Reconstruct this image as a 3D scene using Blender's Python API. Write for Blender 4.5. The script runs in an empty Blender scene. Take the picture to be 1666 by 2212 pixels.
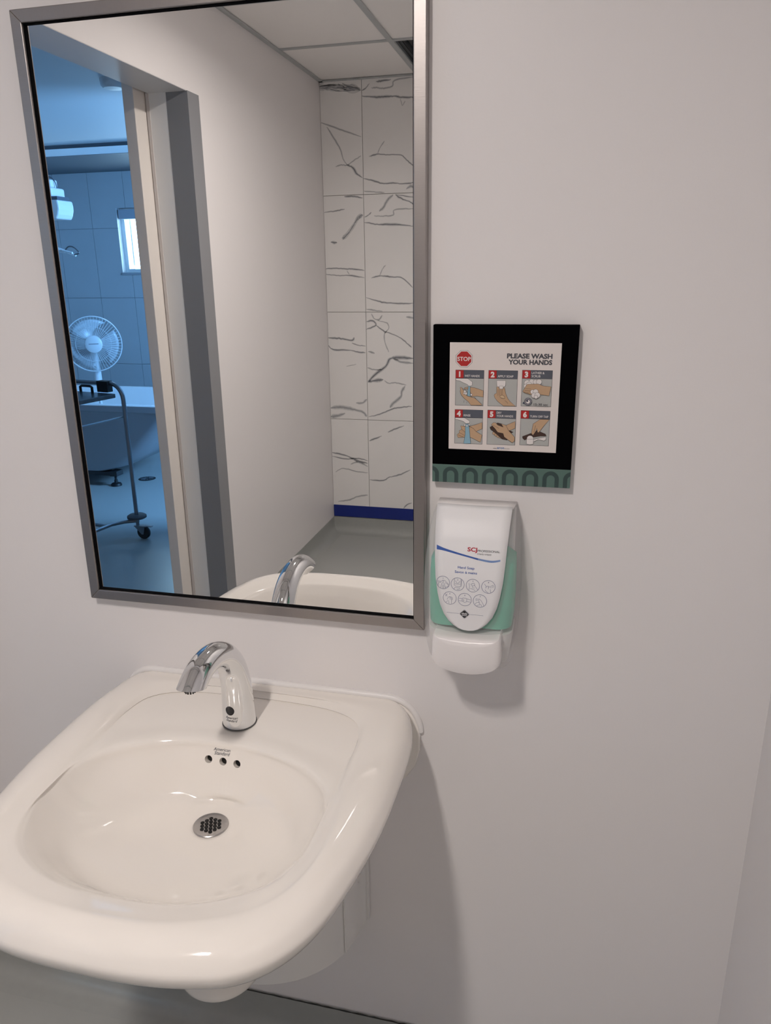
import bpy, bmesh, math, random
from math import sin, cos, pi, sqrt, atan2
from mathutils import Vector, Matrix
from mathutils.bvhtree import BVHTree
random.seed(7)
SC = bpy.context.scene
COL = SC.collection

# ---------------------------------------------------------------- camera
RIGHT = Vector((0.971279, 0.237639, -0.011993)); UP = Vector((-0.060458, 0.295224, 0.953513)); FWD = Vector((-0.230133, 0.925403, -0.301112))
CAM = Vector((0.0, -1.103, 1.52044))
cd = bpy.data.cameras.new('camera'); cam = bpy.data.objects.new('camera', cd); COL.objects.link(cam)
cam.matrix_world = Matrix(((RIGHT.x, UP.x, -FWD.x, CAM.x), (RIGHT.y, UP.y, -FWD.y, CAM.y), (RIGHT.z, UP.z, -FWD.z, CAM.z), (0, 0, 0, 1)))
cd.sensor_fit = 'HORIZONTAL'; cd.sensor_width = 36.0; cd.lens = 1633.06 / 1666 * 36.0; cd.clip_start = 0.02
SC.camera = cam

# ---------------------------------------------------------------- world, lights, exposure
w = bpy.data.worlds.new('sky'); SC.world = w; w.use_nodes = True
bg = w.node_tree.nodes['Background']; bg.inputs['Color'].default_value = (0.30, 0.58, 1.0, 1); bg.inputs['Strength'].default_value = 3.0
def area_lamp(name, loc, size, power, color, rot):
    l = bpy.data.lights.new(name, 'AREA'); l.shape = 'RECTANGLE'; l.size, l.size_y = size; l.energy = power; l.color = color
    o = bpy.data.objects.new(name, l); COL.objects.link(o); o.location = loc; o.rotation_euler = rot; return o
DAY = (0.205, 0.515, 1.0)
area_lamp('daylight_side_window', (0.02, -3.62, 1.92), (0.95, 0.58), 285, DAY, (0, pi / 2, 0))          # shines toward -x through the side window
area_lamp('daylight_far_window', (-4.05, -5.66, 1.8), (1.5, 0.80), 55, (0.50, 0.80, 1.0), (pi / 2, 0, 0))   # shines toward +y through the small window
LAMP_POS = (-0.50, -1.40, 2.478); LAMP_WATTS = 8.3; LAMP_COLOR = (1.0, 0.918, 0.866)
vs = SC.view_settings; vs.view_transform = 'Standard'; vs.look = 'None'; vs.gamma = 1.0; vs.exposure = 0.0; vs.use_curve_mapping = False
cy = SC.cycles; cy.use_denoising = True; cy.max_bounces = 12; cy.diffuse_bounces = 6; cy.glossy_bounces = 6; cy.transparent_max_bounces = 16
cy.sample_clamp_indirect = 4.0; cy.blur_glossy = 0.5

# ---------------------------------------------------------------- materials
MATS = {}
def M(name, color, rough=0.5, metal=0.0, spec=0.5, bump=0.0, scale=200.0, var=0.0, emit=None, coat=0.0, stretch=None):
    if name in MATS: return MATS[name]
    m = bpy.data.materials.new(name); m.use_nodes = True; nt = m.node_tree; b = nt.nodes['Principled BSDF']
    c = (*color, 1.0); b.inputs['Base Color'].default_value = c; b.inputs['Roughness'].default_value = rough; b.inputs['Metallic'].default_value = metal
    b.inputs['Specular IOR Level'].default_value = spec; b.inputs['Coat Weight'].default_value = coat
    if emit: b.inputs['Emission Color'].default_value = (*emit[0], 1); b.inputs['Emission Strength'].default_value = emit[1]
    if bump or var:
        tc = nt.nodes.new('ShaderNodeTexCoord'); n = nt.nodes.new('ShaderNodeTexNoise'); n.inputs['Scale'].default_value = scale; n.inputs['Detail'].default_value = 3
        if stretch:
            mp = nt.nodes.new('ShaderNodeMapping'); mp.inputs['Scale'].default_value = stretch
            nt.links.new(tc.outputs['Object'], mp.inputs['Vector']); nt.links.new(mp.outputs['Vector'], n.inputs['Vector'])
        else: nt.links.new(tc.outputs['Object'], n.inputs['Vector'])
        if bump:
            bp = nt.nodes.new('ShaderNodeBump'); bp.inputs['Strength'].default_value = bump; bp.inputs['Distance'].default_value = 0.002
            nt.links.new(n.outputs['Fac'], bp.inputs['Height']); nt.links.new(bp.outputs['Normal'], b.inputs['Normal'])
        if var:
            mx = nt.nodes.new('ShaderNodeMix'); mx.data_type = 'RGBA'
            mx.inputs[6].default_value = tuple(v * (1 - var) for v in color) + (1,); mx.inputs[7].default_value = tuple(min(1, v * (1 + var)) for v in color) + (1,)
            nt.links.new(n.outputs['Fac'], mx.inputs[0]); nt.links.new(mx.outputs[2], b.inputs['Base Color'])
    MATS[name] = m; return m
def see_through(name, color, alpha, rough=0.2):
    m = bpy.data.materials.new(name); m.use_nodes = True; nt = m.node_tree; b = nt.nodes['Principled BSDF']; out = nt.nodes['Material Output']
    b.inputs['Base Color'].default_value = (*color, 1); b.inputs['Roughness'].default_value = rough
    t = nt.nodes.new('ShaderNodeBsdfTransparent'); mx = nt.nodes.new('ShaderNodeMixShader'); mx.inputs[0].default_value = alpha
    nt.links.new(t.outputs[0], mx.inputs[1]); nt.links.new(b.outputs[0], mx.inputs[2]); nt.links.new(mx.outputs[0], out.inputs['Surface'])
    MATS[name] = m; return m
paint = M('wall_paint', (0.785, 0.76, 0.757), 0.42, bump=0.05, scale=260, spec=0.35)
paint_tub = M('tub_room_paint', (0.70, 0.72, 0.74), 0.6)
vinyl = M('floor_vinyl', (0.385, 0.395, 0.38), 0.28, bump=0.03, scale=500, var=0.04)
cove_m = M('cove_vinyl', (0.34, 0.35, 0.335), 0.28, bump=0.05, scale=60, var=0.05)
tile_m = M('marble_tile', (0.83, 0.815, 0.80), 0.16, var=0.035, scale=5)
grout = M('grout', (0.36, 0.34, 0.33), 0.9)
vein_d = M('marble_vein_dark', (0.23, 0.235, 0.25), 0.25, var=0.4, scale=60)
vein_m = M('marble_vein_mid', (0.37, 0.375, 0.385), 0.25, var=0.3, scale=60)
vein_h = M('marble_vein_halo', (0.63, 0.625, 0.62), 0.2, var=0.08, scale=40)
steel = M('brushed_steel', (0.36, 0.335, 0.325), 0.38, 1.0, bump=0.04, scale=30, stretch=(2, 2, 60), var=0.06)
steel_h = M('brushed_steel_horizontal', (0.36, 0.335, 0.325), 0.38, 1.0, bump=0.04, scale=30, stretch=(60, 2, 2), var=0.06)
mirror_m = M('mirror_silver', (0.93, 0.935, 0.93), 0.0, 1.0)
black = M('gap_shade_black', (0.003, 0.003, 0.004), 0.9, spec=0.05)
chrome = M('chrome', (0.80, 0.81, 0.82), 0.05, 1.0)
china = M('vitreous_china', (0.865, 0.825, 0.775), 0.07, spec=0.6, coat=0.3)
white_pl = M('white_plastic', (0.80, 0.77, 0.765), 0.28)
guard_pl = M('guard_plastic', (0.76, 0.75, 0.735), 0.4)
grille_m = M('dull_chrome', (0.50, 0.49, 0.49), 0.28, 1.0)
hole = M('dark_hole', (0.004, 0.004, 0.004), 0.8)

# ---------------------------------------------------------------- mesh helpers
class MB:
    def __init__(s): s.v = []; s.f = []; s.mi = []; s.mats = []
    def mat(s, m):
        if m not in s.mats: s.mats.append(m)
        return s.mats.index(m)
    def add(s, vs, fs, m):
        k = len(s.v); i = s.mat(m); s.v += [tuple(v) for v in vs]; s.f += [tuple(k + a for a in f) for f in fs]; s.mi += [i] * len(fs); return s
    def box(s, lo, hi, m):
        (x0, y0, z0), (x1, y1, z1) = lo, hi
        return s.add([(x0, y0, z0), (x1, y0, z0), (x1, y1, z0), (x0, y1, z0), (x0, y0, z1), (x1, y0, z1), (x1, y1, z1), (x0, y1, z1)],
                     [(0, 3, 2, 1), (4, 5, 6, 7), (0, 1, 5, 4), (1, 2, 6, 5), (2, 3, 7, 6), (3, 0, 4, 7)], m)
    def loft(s, loops, m, cap0=True, cap1=True, closed=True):
        n = len(loops[0]); vs = [p for l in loops for p in l]; fs = []
        for i in range(len(loops) - 1):
            for j in range(n if closed else n - 1):
                k = (j + 1) % n; fs.append((i * n + j, i * n + k, (i + 1) * n + k, (i + 1) * n + j))
        if cap0: fs.append(tuple(range(n))[::-1])
        if cap1: fs.append(tuple((len(loops) - 1) * n + j for j in range(n)))
        return s.add(vs, fs, m)
    def tube(s, pts, r, m, n=12, caps=True):
        pts = [Vector(p) for p in pts]; rs = r if isinstance(r, (list, tuple)) else [r] * len(pts)
        T = [(pts[min(i + 1, len(pts) - 1)] - pts[max(i - 1, 0)]).normalized() for i in range(len(pts))]
        a = Vector((0, 0, 1)) if abs(T[0].z) < 0.9 else Vector((1, 0, 0)); N = (a - T[0] * a.dot(T[0])).normalized(); loops = []
        for p, t, q in zip(pts, T, rs):
            N = (N - t * N.dot(t)).normalized(); B = t.cross(N)
            loops.append([p + (N * cos(2 * pi * j / n) + B * sin(2 * pi * j / n)) * q for j in range(n)])
        return s.loft(loops, m, caps, caps)
    def cyl(s, a, b, r0, r1, m, n=24): return s.tube([a, b], [r0, r1], m, n)
    def lathe(s, c, prof, m, n=32, axis='z', cap=True):
        loops = []
        for r, h in prof:
            l = []
            for j in range(n):
                a = 2 * pi * j / n; x, y = r * cos(a), r * sin(a)
                l.append((c[0] + x, c[1] + y, c[2] + h) if axis == 'z' else (c[0] + x, c[1] + h, c[2] + y) if axis == 'y' else (c[0] + h, c[1] + x, c[2] + y))
            loops.append(l)
        return s.loft(loops, m, cap, cap)
    def build(s, name, parent=None, smooth=None, bevel=0.0, seg=2, fix=True):
        me = bpy.data.meshes.new(name); me.from_pydata(s.v, [], s.f)
        for m in s.mats: me.materials.append(m)
        for p, i in zip(me.polygons, s.mi): p.material_index = i
        if fix:
            bm = bmesh.new(); bm.from_mesh(me); bmesh.ops.recalc_face_normals(bm, faces=bm.faces[:]); bm.to_mesh(me); bm.free()
        me.update(); o = bpy.data.objects.new(name, me); COL.objects.link(o)
        if smooth is not None:
            for p in me.polygons: p.use_smooth = True
            me.set_sharp_from_angle(angle=math.radians(smooth))
        if bevel:
            b = o.modifiers.new('bevel', 'BEVEL'); b.width = bevel; b.segments = seg; b.limit_method = 'ANGLE'; b.angle_limit = math.radians(35)
        if parent: attach(o, parent)
        return o
def attach(o, parent):
    o.parent = parent; o.matrix_parent_inverse = Matrix.Translation(-base_of(parent))
def base_of(o):
    l = Vector(o.location)
    return l if o.parent is None else l + Vector()
def thing(name, label, cat, loc, group=None):
    o = bpy.data.objects.new(name, None); COL.objects.link(o); o.location = loc; o.empty_display_size = 0.1
    o['label'] = label; o['category'] = cat
    if group: o['group'] = group
    return o
def structure(name, loc=None, label=None):
    o = bpy.data.objects.new(name, None); COL.objects.link(o); o.location = loc or (0, 0, 0); o['kind'] = 'structure'
    if label: o['label'] = label
    return o
def struct(o, label=None):
    o['kind'] = 'structure'
    if label: o['label'] = label
    return o
def bx(name, lo, hi, m, parent=None, bevel=0.0): return MB().box(lo, hi, m).build(name, parent, bevel=bevel)
def text2d(s, size, bold=0.0, shear=0.0, align='LEFT', width=None):
    c = bpy.data.curves.new('t', 'FONT'); c.body = s; c.size = size; c.offset = bold * size; c.shear = shear; c.align_x = align; c.resolution_u = 3
    o = bpy.data.objects.new('t', c); COL.objects.link(o); dg = bpy.context.evaluated_depsgraph_get(); dg.update()
    me = bpy.data.meshes.new_from_object(o.evaluated_get(dg)); vs = [tuple(v.co) for v in me.vertices]; fs = [tuple(p.vertices) for p in me.polygons]
    bpy.data.objects.remove(o); bpy.data.curves.remove(c); bpy.data.meshes.remove(me)
    if width and vs:
        x0 = min(v[0] for v in vs); x1 = max(v[0] for v in vs); k = width / (x1 - x0)
        vs = [((v[0] - (x0 if align == 'LEFT' else x1 if align == 'RIGHT' else (x0 + x1) / 2)) * k, v[1], 0) for v in vs]
    return [(v[0], v[1]) for v in vs], fs
def ribbon2d(pts, wd, closed=False):
    pts = [Vector(p) for p in pts]; n = len(pts); L = []; R = []
    for i in range(n):
        a = pts[(i - 1) % n] if closed or i > 0 else pts[i]; b = pts[(i + 1) % n] if closed or i < n - 1 else pts[i]
        t = (b - a); t = t.normalized() if t.length > 1e-9 else Vector((1, 0)); nn = Vector((-t.y, t.x)); q = wd[i] if isinstance(wd, list) else wd
        L.append(pts[i] + nn * q / 2); R.append(pts[i] - nn * q / 2)
    vs = L + R; m = n if closed else n - 1
    return [tuple(v) for v in vs], [(i, (i + 1) % n, n + (i + 1) % n, n + i) for i in range(m)]
def spline(pts, k=6, closed=False):
    pts = [Vector(p) for p in pts]; n = len(pts); out = []
    for i in range(n if closed else n - 1):
        g = (lambda q: pts[q % n]) if closed else (lambda q: pts[max(0, min(n - 1, q))])
        p0, p1, p2, p3 = g(i - 1), g(i), g(i + 1), g(i + 2)
        for j in range(k):
            t = j / k; out.append(0.5 * ((2 * p1) + (p2 - p0) * t + (2 * p0 - 5 * p1 + 4 * p2 - p3) * t * t + (3 * p1 - p0 - 3 * p2 + p3) * t ** 3))
    if not closed: out.append(pts[-1])
    return out
def circle2d(c, r, n=24): return [(c[0] + r * cos(2 * pi * i / n), c[1] + r * sin(2 * pi * i / n)) for i in range(n)]

# ---------------------------------------------------------------- the room
XL, XR, YB, ZC, ZD, YJ = -1.38, 0.316, -3.153, 2.474, 2.142, -1.652
WT = 0.15
struct(bx('floor', (-6.2, -5.7, -0.1), (0.5, 0.1, 0.0), vinyl))
wf = struct(bx('wall_front', (-6.2, 0.0, -0.05), (XR + 0.15, 0.12, 2.62), paint), 'white painted wall behind the mirror, sink and soap dispenser')
wl = MB().box((XL - WT, -0.70, -0.05), (XL, 0.0, 2.62), paint).box((XL - WT, -3.28, -0.05), (XL, YJ, 2.62), paint).box((XL - WT, YJ, ZD), (XL, -0.70, 2.62), paint).build('wall_left'); struct(wl, 'white painted side wall with the doorway, seen in the mirror')
struct(bx('wall_right', (XR, -3.28, -0.05), (XR + 0.15, 0.0, 2.62), paint), 'white painted wall at the right edge of the picture')
wb = struct(bx('wall_back', (XL, -3.28, -0.05), (XR, YB - 0.008, 2.62), grout), 'wall of veined white marble tiles seen in the mirror')
# marble tiles, 305 x 610 mm, cut along the left wall
cols = [(XL, -1.152)] + [(-1.152 + i * 0.305, -1.152 + (i + 1) * 0.305) for i in range(5)]
rows = [(0.100, 0.703), (0.703, 1.314), (1.314, 1.925), (1.925, 2.535)]
tiles = {}
for ci, (x0, x1) in enumerate(cols):
    for ri, (z0, z1) in enumerate(rows):
        tiles[ci, ri] = MB().box((x0 + 0.0012, YB - 0.0075, z0 + 0.0012), (min(x1, XR) - 0.0012, YB, z1 - 0.0012), tile_m).build('tile', wb, bevel=0.0006, seg=1)
VEINS = [(39.2,1,[(-1.387,2.447),(-1.315,2.448),(-1.227,2.438),(-1.157,2.426)]),(6.4,0,[(-1.279,2.461),(-1.245,2.439),(-1.227,2.44)]),(6.4,0,[(-1.256,2.462),(-1.209,2.442),(-1.158,2.426)]),(5.7,0,[(-1.381,2.455),(-1.286,2.456)]),(3.6,1,[(-1.382,2.285),(-1.334,2.27),(-1.263,2.243),(-1.159,2.207)]),(4.3,1,[(-1.346,2.263),(-1.3,2.193),(-1.274,2.149),(-1.261,2.106),(-1.24,2.074)]),(7.8,0,[(-1.24,2.074),(-1.208,2.059),(-1.187,2.029),(-1.156,2.008)]),(2.9,1,[(-1.304,2.068),(-1.274,2.075),(-1.24,2.074),(-1.195,2.098),(-1.161,2.115)]),(5.7,0,[(-1.26,1.917),(-1.211,1.918),(-1.157,1.907)]),(3.6,0,[(-1.377,1.841),(-1.306,1.849),(-1.259,1.855)]),(18.5,1,[(-1.157,1.822),(-1.183,1.812),(-1.209,1.774),(-1.25,1.725),(-1.279,1.703)]),(10.0,0,[(-1.345,1.687),(-1.308,1.684)]),(4.3,0,[(-1.381,1.548),(-1.315,1.55),(-1.259,1.546),(-1.202,1.544),(-1.155,1.536)]),(5.0,0,[(-1.382,1.52),(-1.317,1.512),(-1.241,1.511),(-1.156,1.499)]),(2.9,1,[(-1.256,1.537),(-1.242,1.517)]),(4.3,0,[(-1.151,2.423),(-1.128,2.434),(-1.11,2.453)]),(4.3,1,[(-1.099,2.432),(-1.07,2.431),(-1.041,2.426),(-0.989,2.433),(-0.975,2.459),(-0.876,2.468)]),(5.7,0,[(-1.075,2.458),(-1.046,2.461),(-0.995,2.463)]),(6.4,0,[(-1.152,2.398),(-1.082,2.389),(-1.03,2.388),(-0.973,2.386),(-0.944,2.38),(-0.873,2.375)]),(2.9,1,[(-0.947,2.373),(-0.936,2.34)]),(2.9,1,[(-0.921,2.362),(-0.936,2.34)]),(5.0,0,[(-1.117,2.11),(-1.069,2.119),(-1.028,2.115),(-0.946,2.109),(-0.911,2.081),(-0.873,2.051)]),(2.9,1,[(-1.072,2.119),(-1.057,2.15),(-1.033,2.18)]),(5.0,0,[(-1.151,2.005),(-1.095,1.991),(-1.047,1.976),(-0.988,1.976),(-0.929,1.971),(-0.876,1.975)]),(4.3,1,[(-1.149,1.942),(-1.084,1.935),(-1.036,1.931)]),(8.6,1,[(-0.917,1.944),(-0.894,1.957),(-0.876,1.948)]),(5.7,0,[(-0.977,1.919),(-0.941,1.897),(-0.9,1.882),(-0.876,1.866)]),(3.6,0,[(-0.977,1.919),(-0.876,1.903)]),(6.4,1,[(-0.988,1.918),(-1.019,1.894),(-1.043,1.857),(-1.067,1.839)]),(4.3,0,[(-1.149,1.811),(-1.128,1.821),(-1.11,1.835)]),(3.6,1,[(-1.095,1.816),(-1.044,1.814),(-0.989,1.818),(-0.98,1.844),(-0.879,1.847)]),(6.4,0,[(-1.15,1.785),(-1.08,1.773),(-1.032,1.772),(-0.966,1.769),(-0.879,1.759)]),(5.0,0,[(-1.116,1.496),(-1.066,1.507),(-1.005,1.501),(-0.943,1.495),(-0.883,1.445)]),(2.9,1,[(-1.069,1.507),(-1.053,1.541),(-1.035,1.563)]),(5.0,0,[(-1.148,1.392),(-1.068,1.37),(-1.006,1.362),(-0.944,1.36),(-0.88,1.361)]),(4.3,1,[(-1.148,1.33),(-1.094,1.323),(-1.056,1.319)]),(5.7,0,[(-1.149,1.261),(-1.114,1.267),(-1.095,1.243),(-1.15,1.219)]),(4.3,1,[(-1.119,1.305),(-1.104,1.279),(-1.076,1.273),(-1.057,1.297)]),(4.3,0,[(-1.095,1.243),(-1.045,1.208),(-1.02,1.202),(-0.951,1.173),(-0.914,1.143),(-0.889,1.122)]),(2.9,1,[(-1.082,1.267),(-1.032,1.255),(-1.02,1.226),(-1.045,1.196),(-1.043,1.148),(-1.021,1.094)]),(11.4,1,[(-0.92,1.288),(-0.88,1.282)]),(8.6,1,[(-1.143,1.098),(-1.104,1.087)]),(4.3,1,[(-1.148,1.006),(-1.112,0.995),(-1.061,0.996)]),(12.8,0,[(-0.88,1.062),(-0.971,1.064),(-1.015,1.057),(-1.041,1.014),(-1.1,0.97),(-1.146,0.926)]),(8.6,1,[(-0.88,1.035),(-0.946,1.04),(-0.996,1.058)]),(11.4,0,[(-1.147,0.923),(-1.1,0.933),(-1.055,0.939)]),(4.3,1,[(-1.049,0.934),(-1.023,0.919),(-0.985,0.923),(-0.921,0.912)]),(8.6,1,[(-0.928,0.906),(-0.947,0.874),(-0.954,0.843),(-0.999,0.804),(-1.018,0.778)]),(5.0,0,[(-1.147,0.721),(-1.091,0.735),(-1.025,0.762),(-0.973,0.779),(-0.887,0.79)]),(5.0,0,[(-1.146,0.578),(-1.106,0.595),(-1.069,0.61)]),(4.3,0,[(-1.033,0.634),(-0.987,0.655),(-0.935,0.676)]),(5.0,0,[(-1.148,0.34),(-1.063,0.341),(-1.029,0.361),(-0.963,0.381),(-0.897,0.414)]),(5.7,0,[(-0.941,0.173),(-0.917,0.199),(-0.889,0.211)]),(6.4,0,[(-1.381,1.172),(-1.302,1.167),(-1.238,1.158),(-1.223,1.174)]),(4.3,0,[(-1.238,1.143),(-1.2,1.131),(-1.157,1.127)]),(5.0,0,[(-1.38,1.13),(-1.35,1.105),(-1.265,1.104),(-1.2,1.093),(-1.158,1.089)]),(2.9,1,[(-1.274,1.011),(-1.215,1.023)]),(12.8,1,[(-1.377,0.767),(-1.308,0.773),(-1.241,0.762),(-1.182,0.748),(-1.158,0.722)]),(12.8,1,[(-1.379,0.716),(-1.343,0.72),(-1.289,0.738)]),(8.6,1,[(-1.221,0.801),(-1.181,0.802),(-1.156,0.825)]),(7.1,0,[(-1.379,0.498),(-1.289,0.482),(-1.216,0.452),(-1.157,0.442)]),(4.3,0,[(-1.38,0.475),(-1.29,0.462),(-1.215,0.469),(-1.156,0.455)]),(5.7,1,[(-1.264,0.43),(-1.216,0.446),(-1.157,0.422)]),(2.9,1,[(-1.361,0.378),(-1.312,0.402),(-1.231,0.388),(-1.158,0.383)]),(4.3,1,[(-1.35,0.193),(-1.284,0.205),(-1.221,0.232),(-1.161,0.244)])]

def vein_mesh(mb, wd, shade, pts, dx, dz, clip):
    wd = wd / 1000 * 0.86
    sp = spline(pts, 7); n = len(sp); out = []; wl_ = []
    rnd = random.Random(int(abs(pts[0][0] * 1e4 + pts[0][1] * 1e3)))
    knots = [rnd.uniform(0.5, 1.35) for _ in range(n // 4 + 3)]
    for i, p in enumerate(sp):
        kq = knots[i // 4] + (knots[i // 4 + 1] - knots[i // 4]) * (i % 4) / 4
        e = min(1.0, (i + 0.6) / 4, (n - 1 - i + 0.6) / 4); out.append((p.x, p.y + rnd.gauss(0, 0.0007))); wl_.append(max(0.0006, wd * e * kq))
    lines = [(out, [q * (1.9 if wd < 0.013 else 1.1) + 0.003 for q in wl_], vein_h, 0)]
    if wd < 0.013: lines.append((out, wl_, vein_m if shade else vein_d, 1))
    else:
        for st in range(4):
            ph = rnd.uniform(0, 6); of = (st - 1.5) * 0.27 * wd
            lines.append(([(a + 0.002 * sin(i * 0.5 + ph), b + of * (0.6 + 0.5 * sin(i * 0.35 + ph)) + rnd.gauss(0, 0.0008)) for i, (a, b) in enumerate(out)], [q * rnd.uniform(0.08, 0.26) for q in wl_], vein_m if st % 2 else vein_d, 1 + st))
    for pp, ww, m, k in lines:
        vs, fs = ribbon2d(pp, ww)
        x0, x1, z0, z1 = clip
        mb.add([(min(max(a + dx, x0), x1), YB + 0.0003 + 0.0002 * k, min(max(b + dz, z0), z1)) for a, b in vs], fs, m)
def tile_of(pts):
    cx = sum(p[0] for p in pts) / len(pts); cz = sum(p[1] for p in pts) / len(pts)
    c = 0 if cx < -1.152 else 1; r = [i for i, (a, b) in enumerate(rows) if a <= cz < b]
    return c, (r[0] if r else 3)
by_tile = {}
for wd, sh, pts in VEINS: by_tile.setdefault(tile_of(pts), []).append((wd, sh, pts))
for (c, r), lst in by_tile.items():
    for cc in ([0] if c == 0 else [1, 2, 3, 4, 5]):               # the printed pattern repeats from column to column
        rr = r if cc < 2 else (r + cc) % 4
        src = lst if cc < 2 else by_tile.get((1, rr), lst); z_off = rows[r][0] - rows[rr if cc >= 2 else r][0]
        mb = MB(); x0, x1 = cols[cc]; z0, z1 = rows[r]
        for wd, sh, pts in src: vein_mesh(mb, wd, sh, pts, (cc - 1) * 0.305 if c else 0.0, z_off, (x0 + 0.0014, min(x1, XR) - 0.0014, z0 + 0.0014, z1 - 0.0014))
        o = mb.build('veining', tiles[cc, r], fix=False)
# coved vinyl skirting
def cove(name, p0, p1, nrm):
    prof = [(0.0, 0.0), (0.0, 0.096), (0.003, 0.096), (0.004, 0.050), (0.009, 0.028), (0.02, 0.012), (0.036, 0.004), (0.058, 0.0008), (0.06, 0.0)]
    mk = lambda p: [(p[0] + nrm[0] * d, p[1] + nrm[1] * d, z) for d, z in prof]
    return struct(MB().loft([mk(p0), mk(p1)], cove_m).build(name, smooth=50))
bf = cove('baseboard_front', (XL, 0.0), (XR, 0.0), (0, -1)); cove('baseboard_left', (XL, YJ - 0.085), (XL, YB + 0.002), (1, 0)); cove('baseboard_back', (XL, YB - 0.0005), (XR, YB - 0.0005), (0, 1)); cove('baseboard_right', (XR, 0.0), (XR, YB), (-1, 0))
top = []; bot = []; rnd = random.Random(3)
for i in range(140):
    x = XL + 0.01 + (XR - XL - 0.02) * i / 139; top.append((x, -0.0035, 0.0968 + rnd.uniform(0.0, 0.0022))); bot.append((x, -0.0040, 0.0950 - rnd.uniform(0.0, 0.0012)))
mb = MB(); mb.add(top + bot, [(i, i + 1, 141 + i, 140 + i) for i in range(139)], M('dirty_sealant', (0.03, 0.03, 0.028), 0.8)); mb.build('sealant_line', bf, fix=False)
tp = bx('masking_tape', (XL + 0.002, YB, 0.100), (XR - 0.002, YB + 0.0018, 0.172), M('blue_tape', (0.004, 0.018, 0.19), 0.35, bump=0.1, scale=40)); tp['label'] = 'deep blue tape stuck along the bottom of the marble tiles'; tp['category'] = 'tape'
# suspended ceiling
cl = struct(bx('ceiling', (-1.53, -3.28, 2.60), (XR + 0.15, 0.0, 2.66), paint), 'suspended ceiling of white panels in a metal grid')
rail_m = M('grid_rail', (0.42, 0.44, 0.445), 0.4); panel_m = M('ceiling_panel', (0.86, 0.835, 0.815), 0.85, bump=0.1, scale=120)
gx = [XL, -0.852, -0.242, XR]; gy = [0.0, -0.10, -0.71, -1.32, -1.93, -2.54, YB]
RECESS = (1, 5)
for i in range(3):
    for j in range(6):
        if (i, j) == RECESS: continue
        bx('panel', (gx[i] + 0.002, gy[j + 1] + 0.002, ZC + 0.006), (gx[i + 1] - 0.002, gy[j] - 0.002, ZC + 0.02), panel_m, cl)
for x in gx[1:-1]: bx('grid_rail', (x - 0.012, YB, ZC), (x + 0.012, 0.0, ZC + 0.008), rail_m, cl)
for y in gy[1:-1]:
    for i in range(3): bx('grid_rail', (gx[i] + 0.012, y - 0.012, ZC + 0.001), (gx[i + 1] - 0.012, y + 0.012, ZC + 0.008), rail_m, cl)
bx('edge_angle', (XL, YB, ZC - 0.0005), (XL + 0.022, 0.0, ZC + 0.004), rail_m, cl); bx('edge_angle', (XR - 0.022, YB, ZC - 0.0005), (XR, 0.0, ZC + 0.004), rail_m, cl); bx('edge_angle', (XL, YB, ZC - 0.0005), (XR, YB + 0.022, ZC + 0.0035), rail_m, cl)
rx0, rx1, ry0, ry1 = gx[1] + 0.014, gx[2] - 0.014, YB + 0.025, gy[5] - 0.014
dk = M('recess_metal', (0.10, 0.12, 0.14), 0.4, 0.6); mb = MB()
mb.box((rx0 - 0.004, ry0, ZC + 0.008), (rx0, ry1, ZC + 0.075), dk).box((rx1, ry0, ZC + 0.008), (rx1 + 0.004, ry1, ZC + 0.075), dk).box((rx0, ry1, ZC + 0.008), (rx1, ry1 + 0.004, ZC + 0.075), dk).box((rx0, ry0 - 0.004, ZC + 0.008), (rx1, ry0, ZC + 0.075), dk)
for k in (0.02, 0.04): mb.box((rx0, ry0, ZC + k), (rx0 + 0.004, ry1, ZC + k + 0.008), M('recess_lip', (0.03, 0.035, 0.04), 0.5))
mb.build('recess_frame', cl); bx('recess_panel', (rx0 + 0.03, ry0 + 0.02, ZC + 0.070), (rx1 - 0.03, ry1 - 0.02, ZC + 0.08), panel_m, cl)
# the lamp that lights this room: two small square LED lenses in one frame
lt = thing('ceiling_light', 'small twin-lens ceiling light above the sink, mirrored in the faucet', 'light', LAMP_POS)
bx('frame', (LAMP_POS[0] - 0.09, LAMP_POS[1] - 0.16, ZC - 0.010), (LAMP_POS[0] + 0.09, LAMP_POS[1] + 0.16, ZC + 0.006), M('lamp_frame', (0.6, 0.6, 0.6), 0.4), lt, 0.003)
led = M('led_lens', (0.8, 0.8, 0.8), 0.4, emit=(LAMP_COLOR, 60.0))
for s in (-1, 1): bx('lens', (LAMP_POS[0] - 0.05, LAMP_POS[1] + s * 0.065 - 0.05, ZC - 0.0125), (LAMP_POS[0] + 0.05, LAMP_POS[1] + s * 0.065 + 0.05, ZC - 0.010), led, lt)
for s in (-1, 1):
    l = bpy.data.lights.new('led_module', 'AREA'); l.shape = 'SQUARE'; l.size = 0.095; l.energy = LAMP_WATTS; l.color = LAMP_COLOR; l.spread = math.radians(164)
    o = bpy.data.objects.new('led_module', l); COL.objects.link(o); o.location = (LAMP_POS[0], LAMP_POS[1] + s * 0.065, ZC - 0.0145)
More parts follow.
